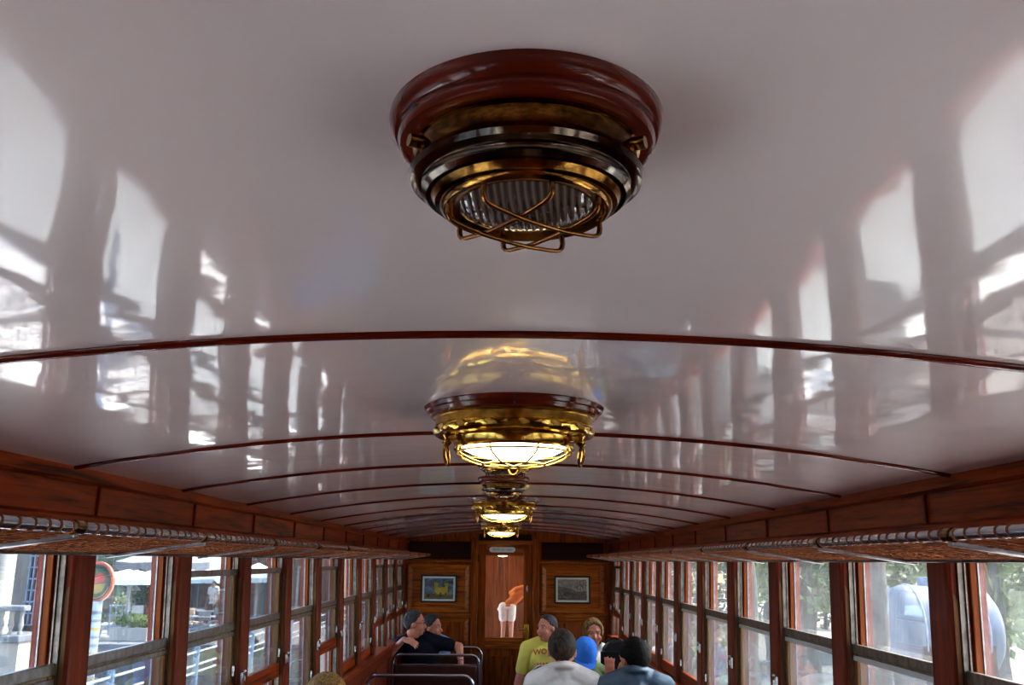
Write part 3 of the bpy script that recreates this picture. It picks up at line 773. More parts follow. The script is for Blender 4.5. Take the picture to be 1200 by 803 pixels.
# man in grey-blue shirt, seen from behind, hand to face
person('dark-haired man seen from behind in grey-blue shirt, left hand raised to his face',.775,5.85,6,dict(
    head=(.01,.05,1.275),chest=(.0,-.02,1.04),sw=.175,headrot=(22,-8,4),skin=SKIN_R,shirt=C_GBLUE,haircol=H_DARK,hair='short',hairinf=.016,collar=True,
    larm=dict(elbow=(-.25,.20,1.02),wrist=(-.10,.20,1.13),dir=(-.05,-.05,1),up=(-.3,-1,0),curl=.9,size=.82),
    rarm=dict(elbow=(.20,.12,.80),wrist=(.13,.33,.70),dir=(-.3,1,0)),sleeve=.85,watch='larm',watchmat=BLACKP),scale=1.045)
# man in yellow tee, facing the camera
t,k=person('man in yellow tee shirt with red lettering, short grey hair, looking left',.36,8.70,180,dict(
    head=(.0,.03,1.325),chest=(0,-.02,1.05),headrot=(-48,0,0),skin=SKIN_R,shirt=C_YEL,haircol=H_GREY,hair='close',hairinf=.006,topname='tee_shirt',
    larm=dict(elbow=(-.28,.10,.82),wrist=(-.10,.34,.86),dir=(.5,.8,.1)),rarm=dict(elbow=(.27,.02,.78),wrist=(.20,.26,.64),dir=(-.2,1,0)),pants=C_KHAKI,
    lleg=((-.12,.40,.50),(-.13,.36,.09)),rleg=((.12,.40,.50),(.13,.36,.09))))
def text_on(parent,body,size,loc,rot,mat,name='lettering',bend=0):
    cu=bpy.data.curves.new(name,'FONT'); cu.body=body; cu.size=size; cu.align_x='CENTER'; cu.align_y='CENTER'; cu.extrude=.002; cu.offset=.0012
    o=bpy.data.objects.new(name,cu); col.objects.link(o)
    dg=bpy.context.evaluated_depsgraph_get(); me=bpy.data.meshes.new_from_object(o.evaluated_get(dg)); bpy.data.objects.remove(o)
    if bend:
        for v in me.vertices: v.co.z-=bend*v.co.x**2; v.co.y-=.9*v.co.x**2
    me.materials.clear(); me.materials.append(mat)
    o=bpy.data.objects.new(name,me); col.objects.link(o); o.parent=parent; o.location=loc; o.rotation_euler=rot; return o
# local frame faces +Y, letters read from +Y side
text_on(t,'WORK',.066,(.025,.124,1.10),(R(84),0,PI),C_RED,bend=4.0)
text_on(t,'HARD',.055,(.02,.124,.985),(R(88),0,PI),C_RED,bend=4.0)
# woman with a bob, facing the camera
person('smiling woman with short light-brown bob in a white strappy top',.785,8.70,180,dict(
    head=(0,.03,1.285),chest=(0,-.03,1.0),sw=.165,headrot=(6,-4,0),skin=SKIN_R,shirt=C_WHITE,haircol=H_BOB,hair='bob',hairinf=.016,topname='strappy_top',
    larm=lap(-1),rarm=lap(1),sleeve=.02,pants=C_WHITE,lleg=((-.12,.40,.50),(-.13,.36,.09)),rleg=((.12,.40,.50),(.13,.36,.09))))
# child in blue cap
t,k=person('child in a bright blue cap and olive top, head bowed',.615,7.58,180,dict(
    head=(.0,.04,1.02),hip=(0,0,.50),chest=(0,-.0,.80),sw=.13,headrot=(10,-22,0),skin=SKIN_D,shirt=C_OLIVE,haircol=H_DARK,hair='close',
    larm=dict(elbow=(-.18,.06,.64),wrist=(-.10,.24,.58),dir=(.2,1,0)),rarm=dict(elbow=(.18,.06,.64),wrist=(.10,.24,.58),dir=(-.2,1,0)),
    lleg=((-.09,.33,.47),(-.09,.32,.12)),rleg=((.09,.33,.47),(.09,.32,.12))),floor=FLOOR+.165)
for q in [c for c in col.objects if c.parent==t and c.name.startswith('shoes')]: pass
hd,hr=k['hd'],k['hr']
bm=B(); prof=[(.099,-.045),(.101,-.02),(.102,.012),(.099,.045),(.088,.078),(.066,.105),(.035,.120),(0,.126)]
lathe(bm,prof,40,mod=lambda i,a:.0015*math.cos(6*a))
for v in bm.verts: v.co=hd+hr@(v.co*Vector((.93,1.08,1)) if False else Vector((v.co.x*.9,v.co.y*1.06-.012,v.co.z+.035)))
cap=obj('cap',bm,C_BCAP,t)
bm=B(); A=[];C=[]
for i in range(17):
    a=R(20+140*i/16); ri=Vector((.088*math.cos(a),.104*math.sin(a)-.012,-.005)); ro=Vector((.090*math.cos(a),.104*math.sin(a)+.06*math.sin((a-R(20))/R(140)*PI)-.012,-.022))
    A.append((ri,ro))
vt=[[bm.verts.new(hd+hr@(p+Vector((0,0,dz)))) for p in pr_ for dz in (0,.004)] for pr_ in A]
for a_,b_ in zip(vt,vt[1:]):
    bm.faces.new((a_[1],a_[3],b_[3],b_[1])); bm.faces.new((a_[0],b_[0],b_[2],a_[2])); bm.faces.new((a_[2],b_[2],b_[3],a_[3]))
obj('peak',bm,C_BCAP,cap)
# black leather bag standing on the right bench
t=thing('leather_bag','black creased leather bag standing on the right bench beside the window','bag',(.865,7.66,FLOOR+.46),R(-6))
bm=B(); 
pl=[(-.125,.0),(.125,.0),(.135,.12),(.13,.42),(.115,.51),(.05,.535),(-.05,.525),(-.10,.49),(-.13,.34),(-.135,.12)]
prism(bm,pl,'y',-.07,.07); bmesh.ops.subdivide_edges(bm,edges=bm.edges,cuts=2,use_grid_fill=True)
for v in bm.verts: v.co+=Vector((0,.02*noise.noise(v.co*7),.0)); 
for v in bm.verts: v.co.z*=1.55
o=obj('bag_body',bm,LEATHER,t,bevel=.018)
bm=B(); tube(bm,[(-.07,.0,.79),(-.06,.0,.82),(0,0,.835),(.06,0,.82),(.07,0,.79)],.008,8); obj('handle',bm,LEATHER,t)
bx('flap',LEATHER,t,-.115,.12,-.084,-.066,.36,.74,bevel=.01)

# man in dark polo, left side, facing camera with head in profile
person('man in dark navy polo and glasses, elbow on the sill, looking right',-.815,8.98,180,dict(
    head=(.075,.02,1.335),chest=(.02,-.02,1.06),sw=.19,headrot=(88,0,0),skin=SKIN_R,shirt=C_NAVY,haircol=H_GREY,hair='short',hairinf=.010,topname='polo_shirt',collar=True,
    rarm=dict(elbow=(.305,.10,1.03),wrist=(.165,.13,1.175),dir=(-1,.3,-.25),up=(0,.6,1),curl=.6),
    larm=dict(elbow=(-.35,-.02,1.10),wrist=(-.375,.12,.97),dir=(.0,.15,-1),up=(0,1,0),curl=.3),glasses=True,watch='larm',
    hip=(.0,0,.53),lleg=((-.12,.33,.50),(-.13,.22,.09)),rleg=((.12,.33,.50),(.13,.22,.09))))
# companion behind
person('grey-haired person in light blue shirt half hidden behind the dark polo man',-.86,9.62,180,dict(
    head=(-.09,.06,1.26),chest=(-.05,-.0,1.01),sw=.17,headrot=(70,0,0),skin=SKIN_R,shirt=C_LBLUE,haircol=H_GREY,hair='short',hairinf=.014,
    larm=dict(elbow=(-.20,.06,.80),wrist=(-.12,.22,.72),dir=(.3,1,0)),rarm=dict(elbow=(.15,.06,.80),wrist=(.10,.22,.72),dir=(-.3,1,0)),
    lleg=((-.09,.22,.50),(-.10,.16,.09)),rleg=((.09,.22,.50),(.10,.16,.09))))
# blond head near the left wall
person('blond person with smooth swept hair, only the crown showing at bottom left',-.86,4.45,4,dict(
    head=(0,.02,1.275),chest=(0,-.02,1.0),sw=.15,headrot=(38,0,0),skin=SKIN,shirt=C_LBLUE,haircol=H_BLOND,hair='bob',hairinf=.016,
    larm=dict(elbow=(-.17,.06,.78),wrist=(-.10,.2,.66),dir=(.2,1,0)),rarm=dict(elbow=(.2,.06,.78),wrist=(.12,.24,.66),dir=(-.2,1,0)),
    lleg=((-.10,.36,.49),(-.10,.36,.09)),rleg=((.10,.36,.49),(.10,.36,.09))))
bench(-1.06,-.25,4.12,1,'left bench under the blond-haired passenger, mostly below the frame',rail_z=-1.0)
# person beyond the door, leaning to the right on a step
st=.885
t=tag(bx('platform_step',W_DARK,None,-.35,.4,Y1+.55,Y1+1.0,FLOOR,FLOOR+st,bevel=.01),'dark wooden platform step seen low through the door window','step')
person('person in white shorts and orange top leaning right beyond the door window',-.02,Y1+.74,0,dict(
    hip=(.02,0,.90),chest=(.36,.0,1.18),head=(.60,.0,1.30),headrot=(-80,0,0),skin=SKIN,shirt=C_ORANGE,haircol=H_DARK,hair='short',topname='top',sw=.15,
    larm=dict(elbow=(.10,.10,1.18),wrist=(.32,.22,1.30),dir=(1,0,.2)),rarm=dict(elbow=(.55,.15,1.0),wrist=(.70,.2,1.15),dir=(1,0,.4)),
    lleg=((-.06,.02,.50),(-.08,-.02,.09)),rleg=((.10,.02,.50),(.10,-.02,.09)),pants=C_WHITE,leglen=.55,botname='shorts',sleeve=1.5),floor=FLOOR+st,scale=.55)

# ------------------------------------------------------------------ outdoors
struct(bx('ground_left',GROUND_L,None,-70,-8.5,-30,90,-4.2,-4.0)); struct(bx('ground_left_bounce',BOUNCE,None,-8.5,-1.6,-30,90,-4.2,-4.0))  # strip next to the carriage, below view, kept pale as a light reflector
struct(bx('ground_right',GROUND_R,None,4.8,70,-30,90,-3.2,-3.0)); struct(bx('ground_right_bounce',BOUNCE,None,1.6,4.8,-30,90,-3.2,-3.0))
struct(bx('ground_track',BOUNCE,None,-1.6,1.6,-30,90,-4.2,-3.0))
def W(px,zc): return (px-598)/1050*(zc*.9715-.2)-.012            # lateral metres of a bearing at a distance
# terrace
t=thing('terrace','raised stone cafe terrace with a blue-grey kerb beyond the left windows','terrace')
bx('wall',STONE,t,-19.5,-5.6,29.2,39,-4.0,-2.62); bx('kerb',STONE_B,t,-19.7,-5.5,29.0,29.6,-2.75,-2.58,bevel=.03)
def parasol(x,y,z0,zt,r,drop,mat,label,lamps=False,scallop=False):
    t=thing('parasol',label,'parasol',(x,y,z0),0,'white cafe parasols')
    H=zt-z0
    bm=B(); n=8
    apex=bm.verts.new((0,0,H)); rim=[];hem=[]
    N=n*6
    for k in range(N):
        a=2*PI*k/N; q=(k%6)/6; rr=r*(math.cos(PI/n)/math.cos((q-.5)*2*PI/n))
        sag=.06*r*math.sin(PI*q)
        rim.append(bm.verts.new((rr*math.cos(a),rr*math.sin(a),H-drop-sag*.3)))
        hem.append(bm.verts.new((rr*math.cos(a),rr*math.sin(a),H-drop-.18-(.06 if scallop and k%2 else 0))))
    mid=[bm.verts.new((v.co.x*.5,v.co.y*.5,H-drop*.42)) for v in rim]
    for k in range(N):
        k2=(k+1)%N
        bm.faces.new((apex,mid[k],mid[k2])); bm.faces.new((mid[k],rim[k],rim[k2],mid[k2])); bm.faces.new((rim[k],hem[k],hem[k2],rim[k2]))
    obj('canopy',bm,mat,t,smooth=False)
    bm=B(); tube(bm,[(0,0,0),(0,0,H)],.05,10); obj('pole',bm,WHITEP,t)
    bm=B(); lathe(bm,[(0,.14),(.08,.12),(.3,.05),(.32,0),(0,0)],20); obj('foot',bm,STONE,t)
    for k in range(8):
        a=2*PI*k/8; bm=B(); tube(bm,[(0,0,H-.9*drop-.3),(.93*r*math.cos(a),.93*r*math.sin(a),H-drop*.95)],.015,5); obj('rib',bm,WHITEP,t)
    if lamps:
        for e in (-1,1):
            bm=B(); tube(bm,[(0,0,H-.55),(e*.22,0,H-.5),(e*.24,0,H-.6)],.015,6); lathe(bm,[(.02,0),(.15,-.16),(.0,-.16)],16,(e*.24,0,H-.55)); obj('hanging_lamp',bm,WHITEP,t)
    return t
parasol(W(156,31),31,-2.6,-.36,1.15,.32,CANVAS,'small white parasol with two hanging lamps at the terrace edge',True)
parasol(W(222,37),37,-2.6,-.15,2.3,.6,CANVAS,'wide white parasol over the terrace tables')
parasol(W(195,24.5),25.5,-4.0,.35,1.75,.45,CANVAS_G,'greyish parasol highest in view with a scalloped edge',scallop=True)
parasol(W(305,34),34,-2.6,-.15,1.0,.5,CANVAS,'white parasol partly hidden at the right end of the terrace')
# facade behind
def facade(x0,x1,y,z0,z1,mat,label,wins,wmat=DKWIN,name='building',depth=3):
    t=thing(name,label,'building')
    bx('wall',mat,t,x0,x1,y,y+depth,z0,z1)
    bx('cornice',STONE,t,x0-.2,x1+.2,y-.3,y+depth,z1,z1+.3,bevel=.05)
    for (a,b,c,d,m) in wins:
        f=bx('window',m or wmat,t,a,b,y-.02,y+.05,c,d)
        bm=B(); e=.10
        for q in ((a-e,b+e,d,d+e),(a-e,b+e,c-e,c),(a-e,a,c,d),(b,b+e,c,d),((a+b)/2-.03,(a+b)/2+.03,c,d)): box(bm,q[0],q[1],y-.08,y,q[2],q[3])
        obj('window_frame',bm,STONE,f)
    return t
facade(-22,-12,47,-4,7,STUCCO,'beige cafe building with dark openings behind the parasols',[(-20.8,-19.2,-1.9,.8,GRNWIN),(-18.7,-17.6,-2.4,.6,DKWIN),(-16.6,-14.6,-2.4,-.4,None),(-20.8,-19.2,1.8,4,None),(-16.5,-15,1.8,4,None),(-14,-13,-1.9,-.3,GRNWIN)])
facade(-11.6,-7.3,41,-4,6,BROWNW,'narrow brown boarded house left of the pinkish house',[(-10.9,-10.2,-2.4,-.9,TEAL),(-9.2,-8.4,-2.0,-.4,DKWIN)])
facade(-9.8,-5.6,50,-4,7,BRICKY,'pinkish sunlit house seen through the farther left windows',[(-9.2,-8.3,-1.2,.9,WHITEP),(-7.3,-6.5,-1.2,.9,DKWIN)])
# stone villa at far left with columns and balustrade
t=thing('building','cream stone villa with columns and balustrade at the far left','building')
YB=20
bx('wall',STONE,t,-15,-10.4,YB+1.2,YB+1.6,-4,6)
bx('base_wall',STUCCO_W,t,-14.5,-10.35,YB,YB+1.2,-4,-1.75); 
bm=B(); box(bm,-14.6,-10.3,YB-.12,YB+1.2,-1.78,-1.62); box(bm,-14.6,-10.3,YB-.05,YB+.25,-1.14,-1.02); obj('cornice',bm,STONE_B,t,bevel=.03)
for i in range(20):
    bm=B(); lathe(bm,[(.05,0),(.05,.05),(.03,.09),(.065,.2),(.035,.36),(.05,.43),(.05,.49)],12,(-14.4+.21*i,YB+.1,-1.63)); obj('baluster',bm,STONE,t)
for x in (-13.6,-11.05):
    bm=B(); lathe(bm,[(.26,-1.62),(.26,-1.5),(.21,-1.42),(.2,2.4),(.26,2.5),(.26,2.6)],20,(x,YB+.35,0)); obj('column',bm,STUCCO_W,t)
bx('window',GRNWIN,t,-12.9,-11.4,YB+1.1,YB+1.22,-1.6,1.2); bx('window',DKWIN,t,-10.85,-10.45,YB+1.1,YB+1.22,-1.6,1.6)
bm=B()
for i in range(5): box(bm,-10.86+.1*i,-10.84+.1*i,YB+1.0,YB+1.08,-1.5,1.5)
for i in range(12): box(bm,-10.9,-10.4,YB+1.0,YB+1.08,-1.5+.25*i,-1.47+.25*i)
obj('window_bars',bm,STEEL_B,t)
# round sign on striped post
t=thing('round_sign','oval orange-rimmed sign with red and yellow emblem on a dark striped post','sign',(W(113,12),12,-4.0))
def disc(bm,rx,rz,y0,y1,a0=0,a1=360,cz_=0):
    n=40; poly=[(rx*math.cos(R(a0+(a1-a0)*i/n)),cz_+rz*math.sin(R(a0+(a1-a0)*i/n))) for i in range(n+(0 if a1-a0>=360 else 1))]; prism(bm,poly,'y',y0,y1)
DIM=.45
ORG=simple('orange_rim',(.85,.16,.05),.4); YLW=simple('ochre_panel',(.50,.33,.06),.5); GRNP=simple('dark_green_panel',(.03,.15,.07),.5); SIGNR=simple('sign_red',(.62,.08,.05),.5)
DIM=1.0
zc_=4.0-.31
bm=B(); disc(bm,.215,.255,-.03,.03,cz_=zc_); obj('rim',bm,ORG,t)
bm=B(); disc(bm,.185,.222,-.034,.034,cz_=zc_); obj('border',bm,BLACKP,t)
bm=B(); disc(bm,.145,.175,-.037,.037,cz_=zc_); obj('emblem_field',bm,GRNP,t)
bm=B(); prism(bm,[(-.13,zc_-.04),(.12,zc_+.0),(.12,zc_+.06),(.05,zc_+.12),(-.13,zc_+.03)],'y',-.041,.0); obj('emblem_red',bm,SIGNR,t)
bm=B(); prism(bm,[(-.13,zc_-.05),(.125,zc_-.01),(.09,zc_-.11),(.02,zc_-.15),(-.09,zc_-.12)],'y',-.041,.0); obj('emblem_yellow',bm,YLW,t)
bm=B(); 
for i in range(22):
    a=R(200+140*i/21); c=(.165*math.cos(a),zc_+.198*math.sin(a)); box(bm,c[0]-.006,c[0]+.006,-.037,-.034,c[1]-.012,c[1]+.012)
obj('border_lettering',bm,YLW,t)
bm=B(); tube(bm,[(0,0,0),(0,0,3.45)],.09,16); obj('post',bm,STEEL_B,t)
for i in range(9):
    bm=B(); tube(bm,[(0,0,2.5+.1*i),(0,0,2.53+.1*i)],.094,16); obj('post_band',bm,STONE_B if i%3 else YLW,t)
# foliage
def leaves(bm,c,r,n,size,rnd,flat=1):
    for i in range(n):
        d=Vector((rnd.gauss(0,1),rnd.gauss(0,1),rnd.gauss(0,1))); d.normalize(); d*=rnd.random()**.45
        p=Vector(c)+Vector((d.x*r[0],d.y*r[1],d.z*r[2]))
        a=Vector((rnd.gauss(0,1),rnd.gauss(0,1),rnd.gauss(0,1))).normalized()*size*rnd.uniform(.6,1.3); b=a.orthogonal().normalized()*size*.55
        v=[bm.verts.new(p-a),bm.verts.new(p+b),bm.verts.new(p+a),bm.verts.new(p-b)]; bm.faces.new(v)
def tree(x,y,z0,h,tr,blobs,mat,label,n=900,size=.12,bend=.0,name='tree',cat='tree',group=None):
    rnd=random.Random(hash((round(x*10),round(y*10)))%1000)
    t=thing(name,label,cat,(x,y,z0),0,group)
    bm=B(); N=10; pts=[(bend*(i/N)**2+.05*math.sin(i*1.7)*tr*3,0,h*i/N) for i in range(N+1)]
    tube(bm,pts,[tr*(1.25 if i==0 else 1-.35*i/N) for i in range(N+1)],14)
    for (bx_,by,bz,rx,ry,rz_) in blobs:
        tube(bm,[(bend*.6,0,h*.75),((bx_+bend*.6)/2,by/2,(h*.75+bz)/2),(bx_,by,bz)],[tr*.45,tr*.3,tr*.12],7)
    obj('trunk',bm,BARK,t,ang=80)
    bm=B()
    for (bx_,by,bz,rx,ry,rz_) in blobs: leaves(bm,(bx_,by,bz),(rx,ry,rz_),n,size,rnd)
    obj('foliage',bm,mat,t,smooth=False,recalc=False)
    return t
def bush(x,y,z0,r,mat,label,n=500,size=.06,flowers=0,pot=None,fmat=FLOWER,stem=True,name='shrub'):
    rnd=random.Random(int(abs(x*100+y*10)))
    t=thing(name,label,'plant',(x,y,z0))
    zb=0
    if pot:
        bm=B(); w=pot[0]; hh=pot[1]
        if len(pot)>3: box(bm,-w,w,-.25,.25,0,hh)
        else: lathe(bm,[(w*.75,0),(w,hh*.9),(w*1.08,hh*.9),(w*1.08,hh),(w*.9,hh),(w*.8,hh*.8),(0,hh*.8)],24)
        obj('planter',bm,pot[2],t); zb=hh
    bm=B(); 
    for i in range(6): tube(bm,[(0,0,zb-.05),(rnd.uniform(-.5,.5)*r[0],rnd.uniform(-.5,.5)*r[1],zb+r[2]*1.2)],.015,5)
    obj('stem',bm,BARK,t)
    bm=B(); leaves(bm,(0,0,zb+r[2]),r,n,size,rnd); obj('foliage',bm,mat,t,smooth=False,recalc=False)
    for i in range(flowers):
        bm=B(); a=rnd.uniform(0,2*PI); u=rnd.uniform(-.1,.95); rad=math.sqrt(max(.05,1-u*u))
        c=Vector((r[0]*rad*math.cos(a),-abs(r[1]*rad*math.sin(a)),zb+r[2]+r[2]*u))
        for j in range(7): ell(bm,c+Vector((rnd.uniform(-.035,.035),rnd.uniform(-.035,.035),rnd.uniform(-.03,.03))),(.032,.032,.024),None,8,6)
        obj('flower',bm,fmat,t)
    return t
bush(W(131,31.5),30.6,-2.6,(.42,.35,.28),LEAF,'green shrub in white pot left of the small parasol pole',pot=(.36,.42,WHITEP))
bush(W(172,31),30.4,-2.6,(.62,.3,.22),LEAF,'low green planting in a long white trough on the terrace edge',pot=(.6,.4,WHITEP,1),name='planter_trough')
bush(W(192,31),30.6,-2.6,(.35,.3,.45),LEAF_D,'dark tall grass clump right of the white trough')
bush(W(181,36),36,-2.6,(.75,.6,.42),LEAF_D,'round dark-leaved shrub in brown pot behind the terrace tables',pot=(.45,.75,TERRA))
bush(W(142,33),33.5,-2.6,(.35,.3,.7),LEAF_Y,'pale climbing shrub by the blue-grey terrace railing')
# terrace railing
t=thing('terrace_railing','blue-grey metal railing standing on the left end of the terrace','railing',(W(143,32),32.3,-2.6))
for i in range(4):
    bm=B(); tube(bm,[(-.3+.2*i,0,0),(-.3+.2*i,0,1.0)],.03,8); obj('post',bm,STEEL_B,t)
for z in (.3,.65,.98):
    bm=B(); tube(bm,[(-.35,0,z),(.35,0,z)],.022,8); obj('rail',bm,STEEL_B,t)
# tables and chairs on the terrace
def cafe_table(x,y,label):
    t=thing('cafe_table',label,'table',(x,y,-2.6),0,'cafe tables on the terrace')
    bm=B(); lathe(bm,[(0,.74),(.45,.74),(.45,.71),(0,.71)],24); obj('tabletop',bm,WHITEP,t)
    bm=B(); tube(bm,[(0,0,0),(0,0,.72)],.04,8); lathe(bm,[(.28,0),(.28,.02),(.04,.05)],16); obj('pedestal',bm,STEEL_B,t)
def cafe_chair(x,y,rz,mat,label):
    t=thing('cafe_chair',label,'chair',(x,y,-2.6),rz,'cafe chairs on the terrace')
    bx('seat',mat,t,-.2,.2,-.2,.2,.43,.47); bx('backrest',mat,t,-.2,.2,.17,.2,.62,.9)
    for a in (-1,1):
        for b_ in (-1,1):
            bm=B(); tube(bm,[(a*.18,b_*.18,0),(a*.18,b_*.18,.43 if b_<0 else .88)],.015,6); obj('leg',bm,STEEL_B,t)
TW=simple('pale_timber',(.62,.40,.26),.6)
for i,(px,zc,l) in enumerate(((200,33,'white cafe table beneath the wide parasol'),(232,35,'white cafe table left of the standing person'),(252,34,'white cafe table right of the standing person'),(243,31,'front white cafe table near the kerb in the second window'))):
    cafe_table(W(px,zc),zc,l)
for px,zc,rz,m,l in ((168,34,.3,WHITEP,'white cafe chair left of the dark shrub'),(207,32,2.6,WHITEP,'white cafe chair beside the table under the wide parasol'),(226,31.5,.2,TW,'pale timber cafe chair at left edge of the second window'),(236,32.5,1.2,TW,'pale timber cafe chair facing sideways near the kerb'),(250,31,3.0,WHITEP,'white cafe chair nearest the kerb'),(262,33,.0,WHITEP,'white cafe chair at the right side of the second window')):
    cafe_chair(W(px,zc),zc,rz,m,l)
# waiter
person('standing person in white shirt and dark trousers on the cafe terrace',W(263,36),35.2,160,dict(
    hip=(0,0,.93),chest=(0,0,1.42),head=(0,.02,1.66),skin=SKIN_D,shirt=C_WHITE,haircol=H_DARK,hair='short',
    larm=dict(elbow=(-.24,.0,1.16),wrist=(-.22,.16,.98),dir=(0,.6,-1),up=(-1,0,0)),rarm=dict(elbow=(.24,.0,1.16),wrist=(.22,.1,.95),dir=(0,.4,-1),up=(1,0,0)),
    lleg=((-.10,.03,.5),(-.11,0,.09)),rleg=((.10,.03,.5),(.11,0,.09)),pants=C_NAVY),floor=-2.6)
# trackside fence, left
t=thing('trackside_fence','pale blue-grey trackside fence of three rails outside the left windows','fence')
for z in (-1.32,-1.50,-1.60):
    bm=B(); tube(bm,[(-4.5,4,z),(-4.5,40,z)],.015,8); obj('rail',bm,BRIGHT,t)
for i in range(13):
    bm=B(); tube(bm,[(-4.5,5+2.9*i,-4.0),(-4.5,5+2.9*i,-1.25)],.045,8); obj('post',bm,STEEL_B,t)
# low trees/bushes on the left
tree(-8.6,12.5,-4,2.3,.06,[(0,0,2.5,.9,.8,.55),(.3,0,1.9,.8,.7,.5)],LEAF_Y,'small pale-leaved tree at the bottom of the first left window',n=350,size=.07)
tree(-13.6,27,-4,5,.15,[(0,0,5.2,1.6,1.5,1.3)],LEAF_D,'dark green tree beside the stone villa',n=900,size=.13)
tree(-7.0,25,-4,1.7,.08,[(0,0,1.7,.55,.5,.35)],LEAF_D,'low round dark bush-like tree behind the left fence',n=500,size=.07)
rnd=random.Random(12)
for i in range(16):
    x=rnd.uniform(-9.4,-5.3); y=rnd.uniform(14,23); r=rnd.uniform(.25,.6)
    bm=B(); bmesh.ops.create_icosphere(bm,subdivisions=2,radius=1)
    for v in bm.verts: v.co=Vector((v.co.x*r,v.co.y*r*.8,v.co.z*r*.6))*(1+.25*noise.noise(v.co*2+Vector((i,0,0))))
    o=obj('rock',bm,STONE_B if i%2 else STONE,ang=20); o.location=(x,y,-4+r*.3); tag(o,'rough grey rock lying on the ground before the cafe terrace','rock','rocks before the terrace')

# right side
# big tree trunk in window 1
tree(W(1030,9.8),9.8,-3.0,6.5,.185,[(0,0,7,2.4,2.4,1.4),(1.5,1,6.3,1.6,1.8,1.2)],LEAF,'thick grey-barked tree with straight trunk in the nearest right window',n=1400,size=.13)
# tank
t=thing('water_tank','large dusty blue-grey horizontal tank on dark cradle outside nearest right windows','tank',(W(1108,14.5),14.6,-3.0)); t.scale=(.86,.86,.97)
bm=B(); n=40; zc2=2.05; rt=.72
for (rr,xx) in ():
    pass
prof=[(0,-1.02),(.3,-1.0),(.55,-.9),(.68,-.78),(rt,-.62),(rt,.62),(.68,.78),(.55,.9),(.3,1.0),(0,1.02)]
lathe(bm,prof,48)
for v in bm.verts: v.co=Vector((v.co.z,v.co.y,v.co.x+zc2))
obj('tank_shell',bm,TANK,t,ang=50)
for x in (-.55,.55):
    bm=B(); prism(bm,[(-.6,0),(.6,0),(.7,1.9),(.45,1.55),(0,1.42),(-.45,1.55),(-.7,1.9)],'x',x-.08,x+.08); obj('cradle',bm,W_DARK,t)
    bm=B(); tube(bm,[(x,(rt+.008)*math.cos(2*PI*k/40),zc2+(rt+.008)*math.sin(2*PI*k/40)) for k in range(40)],.018,6,closed=True); obj('strap',bm,STEEL_B,t)
bm=B(); tube(bm,[(-.2,0,zc2+rt-.02),(-.2,0,zc2+rt+.12)],.12,16); obj('hatch',bm,STEEL_B,t)
# pile dark sleepers in front of tank
rnd=random.Random(4)
for i in range(9):
    x=W(1060,13)+rnd.uniform(-.4,.9); y=12.2+.3*(i%3); z=-3+.07+.14*(i//3)
    o=bx('timber_baulk',W_DARK if i%3 else STONE,None,-.55,.55,-.12,.12,-.07,.07,bevel=.01); o.location=(x,y,z); o.rotation_euler=(0,0,rnd.uniform(-.1,.1)); tag(o,'dark timber baulk stacked in front of the blue-grey tank','timber','timber baulks stacked before the tank')
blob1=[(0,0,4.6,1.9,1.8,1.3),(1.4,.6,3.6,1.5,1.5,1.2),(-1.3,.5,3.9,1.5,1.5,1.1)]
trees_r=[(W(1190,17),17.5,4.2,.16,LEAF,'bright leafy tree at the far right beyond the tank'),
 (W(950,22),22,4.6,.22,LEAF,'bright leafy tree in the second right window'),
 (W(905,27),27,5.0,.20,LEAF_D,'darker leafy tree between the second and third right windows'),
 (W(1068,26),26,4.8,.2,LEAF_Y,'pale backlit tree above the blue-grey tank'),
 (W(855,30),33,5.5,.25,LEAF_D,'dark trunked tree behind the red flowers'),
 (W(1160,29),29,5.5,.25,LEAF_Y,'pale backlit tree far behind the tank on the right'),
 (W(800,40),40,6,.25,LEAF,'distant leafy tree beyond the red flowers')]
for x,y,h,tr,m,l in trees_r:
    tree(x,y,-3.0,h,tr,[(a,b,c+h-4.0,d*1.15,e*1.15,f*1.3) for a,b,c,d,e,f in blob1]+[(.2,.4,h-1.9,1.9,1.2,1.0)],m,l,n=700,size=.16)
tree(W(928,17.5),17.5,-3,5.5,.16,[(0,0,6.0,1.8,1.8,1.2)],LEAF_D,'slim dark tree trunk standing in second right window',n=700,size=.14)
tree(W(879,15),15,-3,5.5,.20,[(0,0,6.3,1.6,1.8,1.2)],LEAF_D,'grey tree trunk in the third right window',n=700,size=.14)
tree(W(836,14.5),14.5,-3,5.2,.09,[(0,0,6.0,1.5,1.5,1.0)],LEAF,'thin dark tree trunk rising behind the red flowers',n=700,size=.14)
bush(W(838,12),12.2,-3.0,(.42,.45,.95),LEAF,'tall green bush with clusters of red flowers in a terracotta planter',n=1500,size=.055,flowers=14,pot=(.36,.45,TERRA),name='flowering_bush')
# dense backdrop hedges so the horizon is foliage
for i,(x,y,m,l) in enumerate(((24,38,LEAF,'broad sunlit hedge filling the background at far right'),(11,44,LEAF_D,'dark hedge closing the view behind the right-hand trees'))):
    t=thing('hedge',l,'hedge',(x,y,-3)); rnd=random.Random(i)
    bm=B()
    for k_ in range(9): leaves(bm,(-8+2*k_,rnd.uniform(-1,1),1.6+rnd.uniform(0,1.0)),(1.7,1.4,2.2+rnd.random()*1.5),650,.2,rnd)
    obj('foliage',bm,m,t,smooth=False,recalc=False)
    bm=B()
    for k_ in range(9): tube(bm,[(-8+2*k_,0,0),(-8+2*k_,0,2)],.08,6)
    obj('stem',bm,BARK,t)
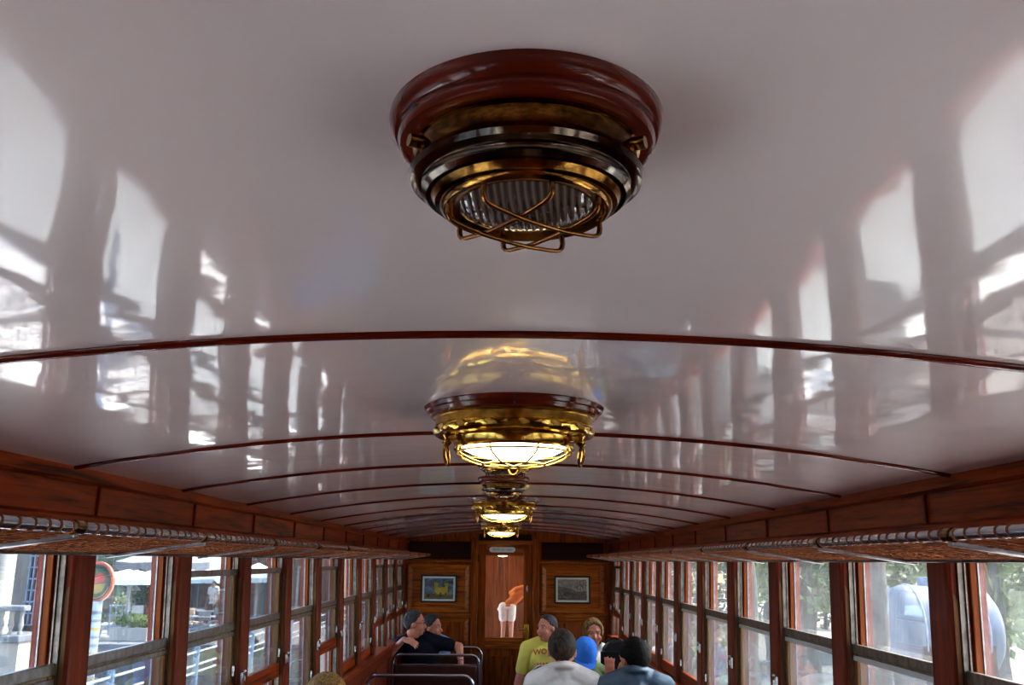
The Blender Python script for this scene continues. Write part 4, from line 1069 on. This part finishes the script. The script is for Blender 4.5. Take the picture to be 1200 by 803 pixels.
# red garden chair
t=thing('garden_chair','small red garden chair on sunlit gravel in the second right window','chair',(W(935,20),20,-3.0),R(200))
bx('seat',REDP,t,-.23,.23,-.22,.22,.40,.44,bevel=.01)
for i in range(4): bx('backrest_slat',REDP,t,-.22+.115*i,-.13+.115*i,.19,.215,.50,.88)
bx('backrest_rail',REDP,t,-.23,.23,.185,.22,.84,.90)
for a in (-1,1):
    for b_ in (-1,1):
        bm=B(); tube(bm,[(a*.2,b_*.2,0),(a*.2,b_*.2,.42 if b_<0 else .88)],.018,6); obj('leg',bm,REDP,t)
# planter bench / kerb blocks, right
for px,zc,w,m,l in ((858,22,1.0,STONE,'pale stone block on gravel near the flowering bush'),(905,26,1.4,STONE,'long pale stone kerb block in the third right window'),(1010,21,1.2,STONE_B,'grey stone block behind the thick tree trunk'),(1172,16,.8,WHITEP,'white painted crate at the foot of the far right tree'),(960,29,1.4,STONE_B,'blue-grey stone block far behind the red chair')):
    o=bx('stone_block',m,None,-w/2,w/2,-.25,.25,0,.38,bevel=.03); o.location=(W(px,zc),zc,-3.0); tag(o,l,'block')

# ------------------------------------------------------------------ lift everything so that the carriage floor is z=0
for o in col.objects:
    if o.parent is None: o.location.z+=CAMZ
for o in list(col.objects):
    if '_hd' in o: del o['_hd']

# ------------------------------------------------------------------ camera, light
cam=bpy.data.cameras.new('camera'); co=bpy.data.objects.new('camera',cam); col.objects.link(co)
cam.sensor_width=36; cam.lens=1050/1200*36; cam.clip_start=.02; cam.clip_end=300
Mr=Matrix.Rotation(R(-.16),4,'Z')@Matrix.Rotation(R(90+13.7),4,'X')@Matrix.Rotation(R(.5),4,'Z')
co.matrix_world=Matrix.Translation((-.012,0,CAMZ))@Mr
bpy.context.scene.camera=co
w=bpy.data.worlds.new('world'); bpy.context.scene.world=w; w.use_nodes=True
nt=w.node_tree; nt.nodes.clear(); out=nt.nodes.new('ShaderNodeOutputWorld'); bg=nt.nodes.new('ShaderNodeBackground')
sk=nt.nodes.new('ShaderNodeTexSky'); sk.sky_type='NISHITA'; sk.sun_disc=False; sk.sun_elevation=R(48); sk.sun_rotation=R(60); sk.air_density=1.2; sk.dust_density=2.5
bg.inputs['Strength'].default_value=.42
nt.links.new(sk.outputs[0],bg.inputs[0]); nt.links.new(bg.outputs[0],out.inputs[0])
sl=bpy.data.lights.new('sun','SUN'); sl.energy=6.5; sl.angle=R(.6); sl.color=(1,.95,.86)
so=bpy.data.objects.new('sun',sl); col.objects.link(so)
sd=Vector((.55,.10,.85)).normalized()       # towards the sun: from the right, a little ahead
so.rotation_euler=sd.to_track_quat('Z','Y').to_euler()
sc=bpy.context.scene
sc.view_settings.view_transform='Standard'; sc.view_settings.look='Medium High Contrast'; sc.view_settings.exposure=1.42
sc.cycles.max_bounces=10; sc.cycles.transparent_max_bounces=24; sc.cycles.diffuse_bounces=5; sc.cycles.glossy_bounces=5
sc.cycles.sample_clamp_indirect=6
